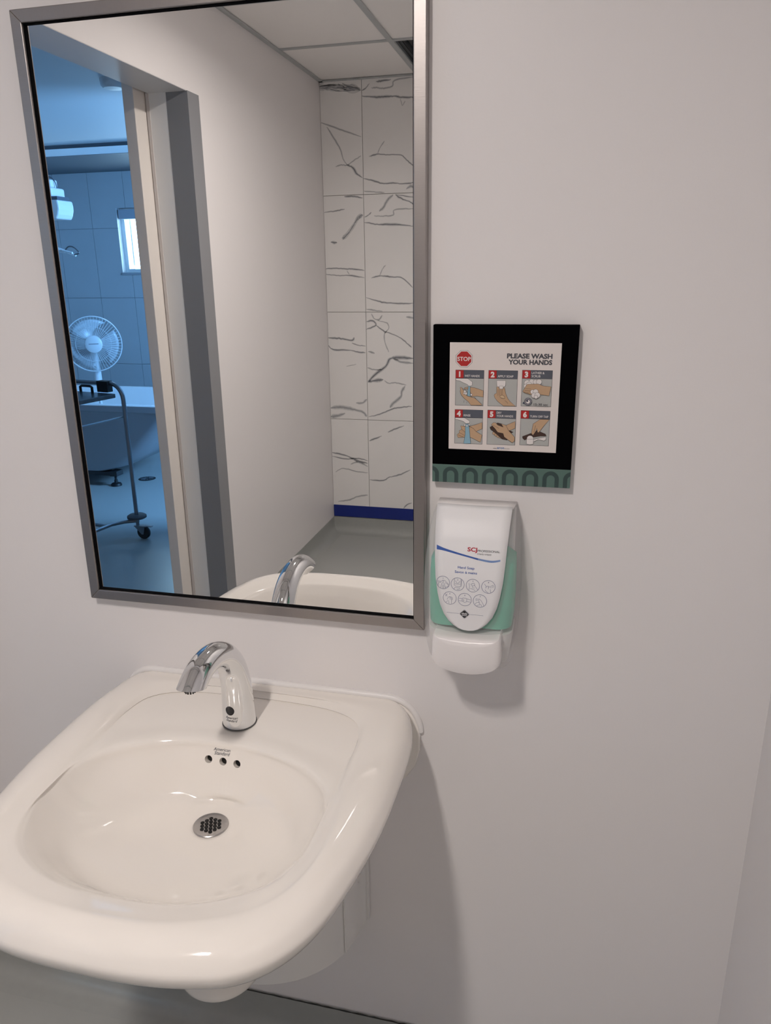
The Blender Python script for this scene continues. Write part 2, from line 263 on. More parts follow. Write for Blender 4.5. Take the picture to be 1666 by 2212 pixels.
# door: reveal, grey corner guard, sliding leaf on the far side
d1 = structure('door_1', (XL, YJ, 0), 'open doorway with grey corner guard and sliding door, seen in the mirror')
gd = M('corner_guard_grey', (0.23, 0.235, 0.25), 0.45)
MB().box((XL - 0.082, YJ, 0.0), (XL, YJ + 0.002, ZD), gd).box((XL, YJ - 0.085, 0.0), (XL + 0.002, YJ + 0.002, ZD), gd).build('corner_guard', d1)['label'] = 'tall grey corner guard'
jm = M('jamb_paint', (0.78, 0.78, 0.77), 0.45)
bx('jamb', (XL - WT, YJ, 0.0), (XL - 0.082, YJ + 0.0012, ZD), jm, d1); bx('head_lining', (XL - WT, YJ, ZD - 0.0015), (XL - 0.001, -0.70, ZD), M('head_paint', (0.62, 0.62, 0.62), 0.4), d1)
bx('brush_seal', (XL - WT - 0.012, YJ - 0.02, 0.01), (XL - WT, YJ + 0.004, ZD), M('seal', (0.62, 0.58, 0.56), 0.6), d1)
bx('leaf', (XL - WT - 0.058, YJ - 1.05, 0.012), (XL - WT - 0.015, -1.573, 2.25), M('door_leaf', (0.76, 0.715, 0.67), 0.5), d1, 0.002)

# ---------------------------------------------------------------- mirror
MY = -0.012
mi = thing('wall_mirror', 'rectangular wall mirror in a brushed steel frame above the sink', 'mirror', (-0.5112, 0, 0.972))
x0, x1, z0, z1, fw = -0.815, -0.2075, 0.972, 1.886, 0.0175
bx('mirror_glass', (x0 + 0.010, MY + 0.0005, z0 + 0.010), (x1 - 0.010, MY, z1 - 0.010), mirror_m, mi)
def rail(name, p, q, a, b, m):          # mitred rail; p,q outer corners, a,b inner corners (x,z)
    mb = MB(); F = -0.020
    o = [(p[0], 0.0, p[1]), (q[0], 0.0, q[1]), (q[0], F + 0.001, q[1]), (p[0], F + 0.001, p[1])]
    e = 0.001; vs = [(p[0], -0.0002, p[1]), (q[0], -0.0002, q[1]), (q[0], F, q[1]), (p[0], F, p[1]), (a[0], -0.0002, a[1]), (b[0], -0.0002, b[1]), (b[0], F, b[1]), (a[0], F, a[1])]
    mb.add(vs, [(0, 1, 2, 3), (3, 2, 6, 7), (7, 6, 5, 4), (4, 5, 1, 0), (0, 3, 7, 4), (1, 5, 6, 2)], m); return mb.build(name, mi, bevel=0.0012)
i0, i1, j0, j1 = x0 + fw, x1 - fw, z0 + fw, z1 - fw
rail('frame_rail', (x0, z0), (x0, z1), (i0, j0), (i0, j1), steel); rail('frame_rail', (x1, z0), (x1, z1), (i1, j0), (i1, j1), steel)
rail('frame_rail', (x0, z0), (x1, z0), (i0, j0), (i1, j0), steel_h); rail('frame_rail', (x0, z1), (x1, z1), (i0, j1), (i1, j1), steel_h)
mb = MB(); g = 0.0013
mb.box((i0, MY - 0.004, j0), (i0 + g, MY, j1), black).box((i1 - g, MY - 0.004, j0), (i1, MY, j1), black).box((i0 + g, MY - 0.004, j0), (i1 - g, MY, j0 + g), black).box((i0 + g, MY - 0.004, j1 - g), (i1 - g, MY, j1), black)  # black strips stand in for the shaded gap around the recessed glass
mb.build('dark_gap_strip', mi)['label'] = 'black strip standing in for the shaded gap between glass and frame'

# ---------------------------------------------------------------- sign
BX, BZ = -0.1972, 1.2196
sg = thing('hand_washing_sign', 'black square sign with a white hand washing poster above the soap dispenser', 'sign', (-0.096, 0, BZ))
bx('board', (BX, -0.015, BZ + 0.0275), (BX + 0.2025, -0.0005, BZ + 0.2305), M('sign_black', (0.0012, 0.0012, 0.0018), 0.8, spec=0.02), sg, 0.0006)
gb = M('sign_green', (0.085, 0.155, 0.132), 0.5); gdk = M('sign_dark_green', (0.030, 0.058, 0.056), 0.5)
bx('green_strip', (BX, -0.015, BZ), (BX + 0.2025, -0.0005, BZ + 0.0275), gb, sg, 0.0006)['label'] = 'green strip with dark green arches'
INK = {'k': M('ink_black', (0.012, 0.012, 0.018), 0.5), 'w': M('ink_white', (0.74, 0.70, 0.68), 0.5), 's': M('ink_skin', (0.50, 0.33, 0.20), 0.5), 'b': M('ink_water', (0.24, 0.42, 0.52), 0.5), 'r': M('ink_brown', (0.050, 0.022, 0.014), 0.5),
       'y': M('ink_soap', (0.58, 0.42, 0.26), 0.5), 'n': M('ink_navy', (0.012, 0.025, 0.075), 0.5), 'p': M('poster_white', (0.72, 0.66, 0.63), 0.45), 'g': M('ink_grey_bar', (0.085, 0.095, 0.12), 0.5), 'R': M('ink_red', (0.42, 0.012, 0.012), 0.5), 'c': M('ink_panel', (0.42, 0.425, 0.41), 0.5), 't': M('ink_heading', (0.058, 0.060, 0.072), 0.5), 'u': M('ink_blue', (0.03, 0.13, 0.36), 0.5)}
def flat(mb, vs, fs, ink, lv): mb.add([(BX + a / 1000, -0.0150 - 0.00006 * lv, BZ + b / 1000) for a, b in vs], fs, INK[ink] if isinstance(ink, str) else ink)
def fpoly(mb, pts, ink, lv):
    from mathutils.geometry import tessellate_polygon
    flat(mb, pts, tessellate_polygon([[Vector((a, b, 0)) for a, b in pts]]), ink, lv)
def ftext(mb, s, x, z, size, ink, lv, bold=0.0, align='LEFT', width=None, shear=0.0):
    vs, fs = text2d(s, size, bold, shear, align, width); flat(mb, [(x + a, z + b) for a, b in vs], fs, ink, lv)
mb = MB()
arch_c = [27.9 + 29.35 * (i - 1) for i in range(8)]
for c in arch_c:
    for ang0, ang1 in ((0, 180),):
        arc = [(c + 8.7 * cos(pi * k / 14), 12.6 + 8.7 * sin(pi * k / 14)) for k in range(15)]
        pts = [(c + 8.7, 0.2)] + arc + [(c - 8.7, 0.2)]; vs, fs = ribbon2d(pts, 6.0)
        flat(mb, [(min(max(a, 0.1), 202.4), b) for a, b in vs], fs, gdk, 1)
mb.build('arch_pattern', sg, fix=False)
mb = MB(); mb.box((BX + 0.0243, -0.01502, BZ + 0.0518), (BX + 0.1798, -0.0149, BZ + 0.2062), INK['p']); mb.build('poster', sg)
mb = MB(); c = (45.0, 183.3)
octa = lambda r: [(c[0] + r * cos(pi / 8 + pi / 4 * k), c[1] + r * sin(pi / 8 + pi / 4 * k)) for k in range(8)]
fpoly(mb, octa(12.9), 'k', 2); fpoly(mb, octa(12.5), 'w', 3); fpoly(mb, octa(11.1), 'R', 4); ftext(mb, 'STOP', c[0], c[1] - 2.9, 8.0, 'w', 6, 0.02, 'CENTER', 19.0); mb.build('stop_symbol', sg, fix=False)
mb = MB(); ftext(mb, 'PLEASE WASH', 168.0, 185.1, 8.9, 't', 3, 0.045, 'RIGHT', 62.6); ftext(mb, 'YOUR HANDS', 168.0, 176.7, 8.9, 't', 3, 0.045, 'RIGHT', 60.5); mb.build('heading', sg, fix=False)
ART = [('P','w',[(33.8,155.4),(50.8,155.7),(57.5,150.7),(57.3,146.1),(55.7,145.0),(52.1,144.9),(50.5,147.0),(44.2,149.4),(39.4,151.9),(33.9,152.8)]),('P','s',[(73.5,138.7),(66.2,141.1),(61.0,142.6),(51.6,143.6),(46.4,142.2),(45.4,140.6),(51.7,140.3),(54.4,136.2),(57.6,132.1),(56.1,129.5),(64.4,130.7),(73.8,129.4)]),('P','s',[(39.7,137.9),(41.0,138.5),(40.0,142.9),(42.2,142.7),(46.0,137.0),(49.8,130.9),(55.0,129.4),(61.3,128.0),(72.5,118.4),(72.0,117.7),(56.4,117.2),(52.0,122.6),(46.7,126.6),(41.9,131.7)]),('C','w',[(47.0,137.1)],1.7),('C','w',[(48.7,134.0)],1.9),('C','w',[(46.0,134.4)],1.3),('C','w',[(56.5,132.6)],1.5),('P','b',[(52.1,144.9),(54.4,145.0),(55.0,130.0),(50.6,130.9),(51.2,137.1)]),('L','k',[(46.2,124.0),(46.0,120.8)],3.0),('L','k',[(50.2,122.5),(50.4,119.9)],3.0),('L','k',[(61.3,129.1),(63.4,127.0)],3.0),('L','k',[(43.3,141.1),(48.6,139.2),(50.7,136.1)],2),('P','s',[(89.2,131.9),(89.6,133.9),(92.4,135.6),(92.4,144.3),(94.7,144.9),(96.3,141.8),(101.7,141.9),(102.3,144.3),(104.0,142.5),(105.5,135.4),(108.8,128.2),(112.0,124.2),(119.9,117.7),(103.0,117.5),(94.6,123.7),(90.3,128.8)]),('P','w',[(92.3,153.5),(104.8,153.8),(104.9,146.6),(103.1,144.5),(93.4,144.8),(92.5,147.4)]),('P','w',[(96.1,145.9),(101.5,146.0),(101.4,141.7),(96.5,141.8)]),('L','k',[(94.5,141.3),(94.6,132.0)],2.4),('L','k',[(97.1,141.3),(97.2,132.1)],2.4),('L','k',[(100.2,141.4),(100.3,132.1)],2.4),('P','y',[(96.9,131.0),(100.4,133.2),(104.4,131.2),(104.2,128.3),(101.1,128.5),(98.5,129.5)]),('L','k',[(104.8,125.5),(108.5,122.5),(109.1,121.0)],2.4),('C','w',[(135.2,150.8)],4.4),('C','w',[(141.2,152.5)],3.8),('C','w',[(146.4,152.6)],3.3),('C','w',[(151.3,152.7)],3.8),('C','w',[(133.4,146.7)],3.0),('C','w',[(137.8,148.4)],4.1),('P','s',[(135.3,149.3),(150.3,150.1),(157.4,147.3),(168.3,146.5),(166.0,133.8),(154.0,135.0),(143.0,134.2),(131.8,137.0),(129.2,139.0),(131.5,143.1),(133.4,146.7)]),('L','k',[(132.5,143.2),(140.6,142.8)],2.4),('L','k',[(131.7,140.6),(140.2,139.8)],2.4),('L','k',[(130.7,138.5),(138.9,136.7)],2.4),('C','w',[(143.3,138.8)],3.2),('C','w',[(147.3,138.9)],3.8),('C','w',[(145.5,133.8)],3.8),('C','w',[(150.0,134.4)],3.8),('C','w',[(148.1,131.8)],2.6),('C','n',[(137.4,124.9)],5.2),('C','w',[(137.4,124.9)],4.6),('C','n',[(137.4,124.9)],3.8),('C','w',[(137.4,124.9)],3.0),('P','n',[(137.4,124.9),(135.2,124.8),(135.5,126.6),(137.3,127.4)]),('P','n',[(129.9,122.1),(131.3,124.7),(132.7,121.9)]),('P','w',[(33.7,98.3),(47.3,98.7),(54.8,94.2),(54.3,91.0),(49.6,90.3),(45.5,93.3),(38.9,95.2),(33.7,96.1)]),('P','s',[(73.1,92.7),(73.3,83.6),(64.6,79.0),(58.1,84.7),(54.4,86.2),(64.4,89.2)]),('P','s',[(73.6,74.0),(71.3,63.2),(56.3,70.2),(47.8,69.8),(38.2,68.9),(36.6,73.2),(40.2,76.5),(39.7,79.2),(43.4,81.5),(41.7,86.8),(45.4,86.4),(52.8,86.6),(60.3,83.7),(64.6,79.0)]),('L','k',[(40.2,76.5),(47.8,72.5)],2.4),('L','k',[(38.2,73.2),(45.7,70.3)],2.4),('L','k',[(43.4,81.5),(48.7,77.4)],2.4),('P','b',[(48.5,89.7),(53.8,89.9),(55.4,76.0),(57.1,61.0),(46.7,60.6),(48.8,74.7)]),('C','w',[(48.0,88.1)],1.3),('C','w',[(54.3,88.8)],1.1),('C','w',[(51.2,87.1)],1.3),('C','s',[(90.4,77.3)],2.1),('C','s',[(93.6,75.3)],2.3),('C','s',[(96.8,73.3)],2.3),('C','s',[(99.9,72.4)],2.1),('P','r',[(84.4,86.1),(95.6,92.9),(101.9,91.5),(105.2,86.3),(118.3,79.9),(111.7,77.1),(110.0,67.9),(102.6,69.3),(91.9,78.4),(85.5,83.0)]),('P','s',[(120.5,95.8),(120.7,85.8),(112.0,81.8),(107.6,89.6)]),('P','s',[(86.3,89.9),(89.4,93.2),(92.5,93.1),(95.7,89.7),(104.1,86.8),(100.8,91.7),(107.6,89.6),(111.5,82.3),(120.7,72.6),(120.7,67.3),(117.3,64.5),(105.6,72.6),(103.9,77.8),(96.1,79.1),(91.7,84.8)]),('L','k',[(88.4,89.5),(97.9,85.0)],2.4),('P','r',[(131.4,74.1),(143.5,79.3),(146.7,76.3),(151.4,83.8),(163.8,79.0),(165.5,75.9),(156.9,75.6),(143.8,73.0),(134.7,68.9),(132.0,71.5)]),('P','s',[(155.7,100.8),(168.3,99.8),(162.2,92.0),(157.4,85.1),(154.6,80.8),(152.6,81.2),(151.8,86.9),(148.6,79.5),(146.1,76.8),(144.0,79.3),(145.9,93.0)]),('L','k',[(149.6,91.0),(147.5,80.5)],2.4),('C','w',[(142.6,71.3)],4.7),('P','w',[(147.5,70.5),(164.0,74.8),(165.2,71.2),(162.3,69.0),(154.1,70.7),(148.1,67.3)]),('P','w',[(137.7,70.8),(147.4,71.0),(147.5,63.8),(142.7,62.6),(137.8,63.6)])]

PAN = [(33, 74, 116.5, 167.6), (80.2, 121.5, 116.8, 167.9), (127.5, 169.4, 117.8, 168.9), (32.8, 73.9, 60.1, 110.6), (80.4, 121.5, 60.5, 111.2), (127.8, 169.2, 61.3, 112.0)]
CAP = [['', 'WET HANDS'], ['', 'APPLY SOAP'], ['LATHER &', 'SCRUB'], ['', 'RINSE'], ['DRY', 'YOUR HANDS'], ['', 'TURN OFF TAP']]
CW = [[0, 21.5], [0, 22.0], [17.5, 12.2], [0, 9.8], [7.0, 23.5], [0, 25.6]]
PB = [MB() for _ in PAN]; PL = [8] * 6
for i, (a, b, lo, hi) in enumerate(PAN):
    mb = PB[i]; R4 = lambda a, b, lo, hi: [(a, lo), (b, lo), (b, hi), (a, hi)]
    fpoly(mb, R4(a, b, lo, hi), 'k', 2); fpoly(mb, R4(a + .45, b - .45, lo + .45, hi - 12.0), 'c', 3); fpoly(mb, R4(a + .45, b - .45, hi - 11.5, hi - .45), 'g', 3); fpoly(mb, R4(a + .45, a + 11.7, hi - 11.5, hi - .45), 'R', 4); fpoly(mb, R4(a + 11.5, a + 11.8, hi - 11.5, hi - .45), 'k', 5)
    ftext(mb, str(i + 1), a + 6.0, hi - 9.6, 10.2, 'w', 6, 0.055, 'CENTER')
    for k, (s, zz) in enumerate(zip(CAP[i], (5.2, 9.8))):
        if s: ftext(mb, s, a + 13.2, hi - zz, 4.3, 'w', 6, 0.012, 'LEFT', CW[i][k])
for it in ART:
    P = it[2]; cx = sum(p[0] for p in P) / len(P); cz = sum(p[1] for p in P) / len(P)
    i = min(range(6), key=lambda k: max(PAN[k][0] - cx, cx - PAN[k][1], 0) + max(PAN[k][2] - cz, cz - PAN[k][3], 0)); mb = PB[i]; lv = PL[i]; a, b, lo, hi = PAN[i]
    cl_ = lambda q: (min(max(q[0], a + .5), b - .5), min(max(q[1], lo + .5), hi - 12))
    if it[0] == 'P':
        q = [cl_(p) for p in P]; fpoly(mb, q, it[1], lv)
        vs, fs = ribbon2d(q, 0.34, True); flat(mb, vs, fs, 'k', lv + 1)
    elif it[0] == 'C':
        q = [cl_(p) for p in circle2d(P[0], it[3], 18)]; fpoly(mb, q, it[1], lv)
        vs, fs = ribbon2d(q, 0.30, True); flat(mb, vs, fs, 'k' if it[1] != 'n' else 'n', lv + 1)
    else:
        vs, fs = ribbon2d([cl_(p) for p in P], 0.30); flat(mb, vs, fs, 'k', lv + 1)
    PL[i] = lv + 2
ftext(PB[2], '15-30 sec', 145.7, 119.9, 4.4, 'k', 60, 0.015, 'LEFT', 19.7)
for i, mb in enumerate(PB): mb.build('picture_panel', sg, fix=False)['label'] = ['wet hands picture', 'apply soap picture', 'lather and scrub picture', 'rinse picture', 'dry your hands picture', 'turn off tap picture'][i]
mb = MB(); ftext(mb, 'www.', 90.0, 54.2, 2.6, 'k', 3, 0.01, 'LEFT', 5.4); ftext(mb, 'aron', 95.7, 54.5, 4.6, 'u', 3, 0.02, 'LEFT', 10.4); ftext(mb, 'tm.com', 106.6, 54.4, 2.4, 'k', 3, 0.0, 'LEFT', 7.2); mb.build('web_address', sg, fix=False)

# ---------------------------------------------------------------- soap dispenser
DX = -0.1285
sd = thing('soap_dispenser', 'clear and white plastic soap dispenser filled with green soap, right of the mirror', 'dispenser', (DX, 0, 0.945))
DP = [(0.935, 0.070), (0.95, 0.080), (0.98, 0.0885), (1.02, 0.0930), (1.06, 0.0940), (1.10, 0.0910), (1.13, 0.0850), (1.155, 0.0760), (1.175, 0.0645), (1.187, 0.054), (1.195, 0.045), (1.21, 0.03)]
def depth(z):
    for (a, da), (b, db) in zip(DP, DP[1:]):
        if a <= z <= b: t = (z - a) / (b - a); return da + (db - da) * t
    return DP[0][1] if z < DP[0][0] else DP[-1][1]
HWS = [(0.945, 0.056), (0.955, 0.063), (0.985, 0.0675), (1.05, 0.0705), (1.10, 0.0700), (1.15, 0.0670), (1.18, 0.0620), (1.192, 0.0575), (1.21, 0.055)]
def hw(z):
    for (a, da), (b, db) in zip(HWS, HWS[1:]):
        if a <= z <= b: return da + (db - da) * (z - a) / (b - a)
    return HWS[0][1] if z < HWS[0][0] else HWS[-1][1]
def section(z, inset=0.0, back=0.001, corner=0.022):
    h = hw(z) - inset; d = depth(z) - 0.004 - inset; r = min(corner, d * 0.45); pts = [(DX - h, -back), (DX - h, -d + r)]
    for k in range(1, 7): a = pi / 2 * k / 7; pts.append((DX - h + r - r * cos(a), -d + r - r * sin(a)))
    pts += [(DX - h + r, -d)]
    q = [(2 * DX - x, y) for x, y in pts][::-1]; return [(x, y, z) for x, y in pts + q]
shell_m = see_through('clear_plastic', (0.78, 0.77, 0.78), 0.22, 0.12)
zs = [0.946, 0.950, 0.958, 0.975, 1.0, 1.03, 1.06, 1.09, 1.12, 1.145, 1.165, 1.178, 1.186, 1.190]
MB().loft([section(z) for z in zs], shell_m, True, True).build('clear_shell', sd, smooth=40)['label'] = 'clear plastic shell'
soap_m = M('green_soap', (0.10, 0.46, 0.32), 0.35)
MB().loft([section(z, 0.0075 + (0.012 if z in (1.010, 1.123) else 0), 0.012) for z in (1.010, 1.016, 1.03, 1.06, 1.09, 1.115, 1.123)], soap_m).build('soap_pouch', sd, smooth=60)['label'] = 'green liquid soap inside the shell'
bx('back_plate', (DX - 0.058, -0.008, 0.955), (DX + 0.058, -0.0008, 1.186), white_pl, sd, 0.004)
MB().loft([section(z, 0.006, 0.009, 0.02) for z in (0.956, 0.965, 0.985, 1.007)], guard_pl).build('pump_housing', sd, smooth=50)
# white front panel, rounded to a point at the bottom, folded back over the top
LW = [(1.0160, 0.0), (1.0168, 0.008), (1.0190, 0.0145), (1.0235, 0.0215), (1.030, 0.0285), (1.040, 0.0355), (1.055, 0.0415), (1.072, 0.0455), (1.095, 0.0490), (1.12, 0.0510), (1.15, 0.0525), (1.175, 0.0540), (1.195, 0.0552)]
def lw(z):
    for (a, da), (b, db) in zip(LW, LW[1:]):
        if a <= z <= b: return da + (db - da) * (z - a) / (b - a)
    return 0.0
def panel_y(z, x=0.0): return -(depth(z) + 0.0005 - 0.9 * x * x)
mb = MB(); zl = sorted(set([a for a, _ in LW] + [1.0 + 0.005 * k for k in range(6, 40) if 1.02 < 1 + 0.005 * k < 1.195])); N = 8; vs = []; fs = []
for z in zl:
    for k in range(N + 1):
        x = lw(z) * (2 * k / N - 1); vs.append((DX + x, panel_y(z, x), z))
for i in range(len(zl) - 1):
    for k in range(N): a = i * (N + 1) + k; fs.append((a, a + 1, a + N + 2, a + N + 1))
label_m = M('label_white', (0.78, 0.775, 0.785), 0.42, spec=0.25)
mb.add(vs, fs, label_m)
ft = [(DX + 0.0552 * (2 * k / N - 1), panel_y(1.195, 0.0552 * (2 * k / N - 1)), 1.195) for k in range(N + 1)]; bk = [(DX + 0.0585 * (2 * k / N - 1), -0.0005, 1.1905) for k in range(N + 1)]; fb = [(x, y, z - 0.004) for x, y, z in ft]; bb = [(x, y, z - 0.004) for x, y, z in bk]
mb.add(ft + bk, [(k, k + 1, N + 2 + k, N + 1 + k) for k in range(N)], white_pl)
mb.add([ft[0], bk[0], bb[0], fb[0], ft[-1], bk[-1], bb[-1], fb[-1]], [(0, 1, 2, 3), (4, 5, 6, 7)], white_pl)
pnl = mb.build('front_panel', sd, smooth=35); so = pnl.modifiers.new('thick', 'SOLIDIFY'); so.thickness = 0.0010; so.offset = 0.0
pnl['label'] = 'white front panel with printed instructions'
LINK = {'b': M('print_blue', (0.035, 0.10, 0.36), 0.3), 'l': M('print_light_blue', (0.18, 0.28, 0.52), 0.3), 'k': M('print_black', (0.02, 0.02, 0.025), 0.3), 'r': M('print_red', (0.42, 0.01, 0.03), 0.3), 'i': M('print_navy', (0.10, 0.12, 0.24), 0.3), 'w': label_m}
def lab(mb, vs, fs, ink, lv=1): mb.add([(DX + a / 1000, panel_y(1 + b / 1000, a / 1000) - 0.0006 - 0.0001 * lv, 1 + b / 1000) for a, b in vs], fs, LINK[ink])
def ltext(mb, s, x, z, size, ink, bold=0.0, align='LEFT', width=None, lv=1):
    vs, fs = text2d(s, size, bold, 0, align, width); lab(mb, [(x + a, z + b) for a, b in vs], fs, ink, lv)
mb = MB(); up = [(-49.6, 142.5), (-38.8, 139.0), (-19.6, 134.7), (-0.5, 130.8), (14.7, 128.0), (31.1, 126.2), (43.5, 128.0)]; dn = [(-49.2, 136.1), (-38.8, 135.3), (-19.5, 132.0), (-0.4, 128.5), (14.8, 125.3), (31.2, 123.3), (43.6, 125.6)]
U_ = spline(up, 5); D_ = spline(dn, 5); n = len(U_)
lab(mb, [tuple(p) for p in U_] + [tuple(p) for p in D_], [(i, i + 1, n + i + 1, n + i) for i in range(n - 12)], 'b'); lab(mb, [tuple(p) for p in U_] + [tuple(p) for p in D_], [(i, i + 1, n + i + 1, n + i) for i in range(n - 12, n - 1)], 'l'); mb.build('swoosh', pnl, fix=False)
mb = MB(); ltext(mb, 'SCJ', -4.1, 137.3, 7.6, 'r', 0.03, 'LEFT', 14.0); ltext(mb, 'PROFESSIONAL', 10.6, 137.3, 4.0, 'k', 0.01, 'LEFT', 31.7); ltext(mb, 'A family company', 10.4, 133.4, 3.4, 'k', 0.005, 'LEFT', 20.2)
ltext(mb, 'Hand Soap', -4.7, 112.0, 4.9, 'b', 0.015, 'CENTER', 24.1); ltext(mb, 'Savon à mains', -4.7, 105.3, 4.9, 'b', 0.015, 'CENTER', 32.4); mb.build('lettering', pnl, fix=False)
ICON = {1: [[(-9, 2), (-3, 2), (-1, 4), (3, 4), (5, 2), (9, -2)], [(-4, -9), (-2, -1), (0, 0), (2, -1), (4, -9)], [(-8, -5), (-7, 0), (-3, 1)], [(3, 1), (8, -2), (8, -5), (3, -7)], [(-1, -9), (-1, -3), (1, -3), (1, -9)], [(-1, 4), (0, 0), (1, 4)]],
        2: [[(-5, 9), (-5, -1), (-3, -3), (4, -3), (5, 0), (5, 9)], [(-3, 6), (-2, 3), (0, 2), (2, 3), (3, 6)], [(-4, 1), (4, 1)], [(-6, -8), (-4, -5), (0, -5), (4, -5), (3, -7), (-1, -8)], [(6, 8), (6, -2), (4, -3)]],
        3: [[(-6, 4), (-5, -1), (-6, -7)], [(-3, 3), (0, 4), (2, 5), (3, 2), (1, 0), (-2, 1), (-3, 3)], [(2, 2), (5, -2), (8, -6)], [(-4, -4), (0, -5), (4, -7)], [(-1, 0), (0, -3), (3, -3)]],
        4: [[(-6, 5), (-3, 1), (-4, -2)], [(-4, 0), (-1, 2), (1, 0), (3, 2), (4, -1)], [(-5, -4), (-3, -7), (0, -9)], [(3, -3), (4, -9)], [(5, 3), (7, 4), (8, 1), (6, 0), (5, 3)], [(0, 2), (0, -3)]],
        5: [[(-7, 7), (-4, 3)], [(-7, 3), (-4, 7)], [(-4, -2), (-2, 2), (0, 3), (2, 2), (3, 0), (3, -8)], [(-6, -7), (-2, -3), (-1, -8)], [(0, 3), (1, -2)], [(2, 3), (4, 2), (4, -2)]],
        6: [[(-9, 2), (-4, 2), (-3, 3), (2, 3), (4, 2), (9, 1)], [(-9, -2), (-4, -2), (0, -4), (4, -2), (9, -3)], [(-4, 2), (-4, -2)], [(3, 2), (3, -2)], [(-3, 1), (-1, -1), (-3, -2)]],
        7: [[(-6, 4), (-6, 1), (-4, 1), (-4, 4), (-6, 4)], [(-2, 4), (0, 3), (2, 1), (5, -4), (6, -8)], [(-2, 4), (-2, 1), (-1, -2), (0, -5)], [(-7, -5), (-5, -2), (-1, -2)], [(-5, -8), (-2, -6), (2, -5), (3, -8)]]}
for k, (cx, cz) in enumerate([(-38.2, 88.9), (-16.1, 88.5), (6.1, 88.3), (28.4, 88.0), (-27.2, 66.2), (-5.0, 66.0), (17.1, 65.8)], 1):
    mb = MB(); cx = cx if k != 1 else -37.6; vs, fs = ribbon2d(circle2d((cx, cz), 9.7, 32), 0.55, True); lab(mb, vs, fs, 'i'); ltext(mb, str(k), cx, cz + 5.6, 3.0, 'i', 0.01, 'CENTER')
    for ln in ICON[k]: vs, fs = ribbon2d([(cx + a * 0.95, cz - 0.6 + b * 0.95) for a, b in ln], 0.42); lab(mb, vs, fs, 'i')
    mb.build('step_icon', pnl, fix=False)
mb = MB(); c = (-5.0, 42.9)
def dia(r, rr=1.6):
    pts = []
    for k in range(4):
        a = pi / 2 * k
        for da in (-0.35, 0, 0.35): pts.append((c[0] + (r - rr) * cos(a) + rr * cos(a + da * 2), c[1] + (r - rr) * sin(a) + rr * sin(a + da * 2)))
    return pts
for r, ink, lv in ((7.3, 'i', 1), (6.9, 'w', 2), (6.3, 'k', 3)): lab(mb, dia(r), [tuple(range(12))], ink, lv)
ltext(mb, 'deb', c[0], c[1] - 0.7, 4.6, 'w', 0.02, 'CENTER', 8.6, 4)
vs, fs = ribbon2d([(c[0] - 3.6, c[1] - 2.3), (c[0] + 3.6, c[1] - 2.3)], 0.8); lab(mb, vs, fs, 'w', 4)
for a, b in ((-31.5, -12.9), (2.9, 22.5)): vs, fs = ribbon2d([(a, 43.0), (b, 42.9)], 0.35); lab(mb, vs, fs, 'i')
mb.build('diamond_logo', pnl, fix=False)
# push bar
def bar_loop(k, y, dz=0.0):
    top_ = [(0.0475, 1.0125), (0.030, 1.0095), (0.0, 1.0080), (-0.030, 1.0095), (-0.0475, 1.0125)]
    side = [(-0.0495, 1.0100), (-0.0505, 0.99), (-0.0510, 0.974)]; low = [(0.051 * cos(a), 0.974 - 0.0225 * sin(a)) for a in [pi - pi * j / 16 for j in range(1, 16)]]
    pts = top_ + side + low + [(0.0510, 0.974), (0.0505, 0.99), (0.0495, 1.0100)]
    return [(DX - 0.0005 + a * k, y, 0.985 + dz + (b - 0.985) * k) for a, b in pts]
MB().loft([bar_loop(0.985, -0.055), bar_loop(1.0, -0.060), bar_loop(1.0, -0.103), bar_loop(0.985, -0.1075), bar_loop(0.94, -0.1105), bar_loop(0.80, -0.1125, 0.001), bar_loop(0.5, -0.1135, 0.002), bar_loop(0.1, -0.114, 0.003)], white_pl).build('push_bar', sd, smooth=38)['label'] = 'white push bar'

# ---------------------------------------------------------------- sink
SX = -0.495; DV = 0.241                      # centre line and the drain's distance from the wall
sk = thing('wall_sink', 'cream-white wall-hung ceramic sink with a broad rounded rim', 'sink', (SX, 0, 0.44))
NT = 160
def polar(half, z):                          # half outline (u, v) from front centre to back centre, mirrored
    pts = list(half) + [(-u, v) for u, v in half[-2:0:-1]]
    sp = spline([(u, v) for u, v in pts], 10, True)
    pr = sorted(((atan2(p.x, p.y - DV) % (2 * pi)), Vector((p.x, p.y - DV)).length) for p in sp)
    A = [q[0] for q in pr]; R_ = [q[1] for q in pr]; A = [A[-1] - 2 * pi] + A + [A[0] + 2 * pi]; R_ = [R_[-1]] + R_ + [R_[0]]
    out = []; k = 0
    for j in range(NT):
        t = 2 * pi * j / NT
        while A[k + 1] < t: k += 1
        q = R_[k] + (R_[k + 1] - R_[k]) * (t - A[k]) / max(1e-9, A[k + 1] - A[k]); out.append((q * sin(t), DV + q * cos(t), z))
    return out
def ell(cv, ru, rv, z): return polar([(ru * sin(pi * k / 12), cv + rv * cos(pi * k / 12)) for k in range(13)], z)
OUT = [(0, .566), (.045, .5655), (.09, .562), (.135, .554), (.179, .540), (.219, .508), (.2495, .456), (.268, .381), (.281, .29), (.2845, .20), (.2840, .12), (.278, .066), (.262, .026), (.225, .006), (.15, .0035), (.07, .003), (0, .003)]
def inset(f, k, vf): return [(u * k, min(v * 1.0, 9) if False else 0.28 + (v - 0.28) * (vf if v > 0.28 else k)) for u, v in f]
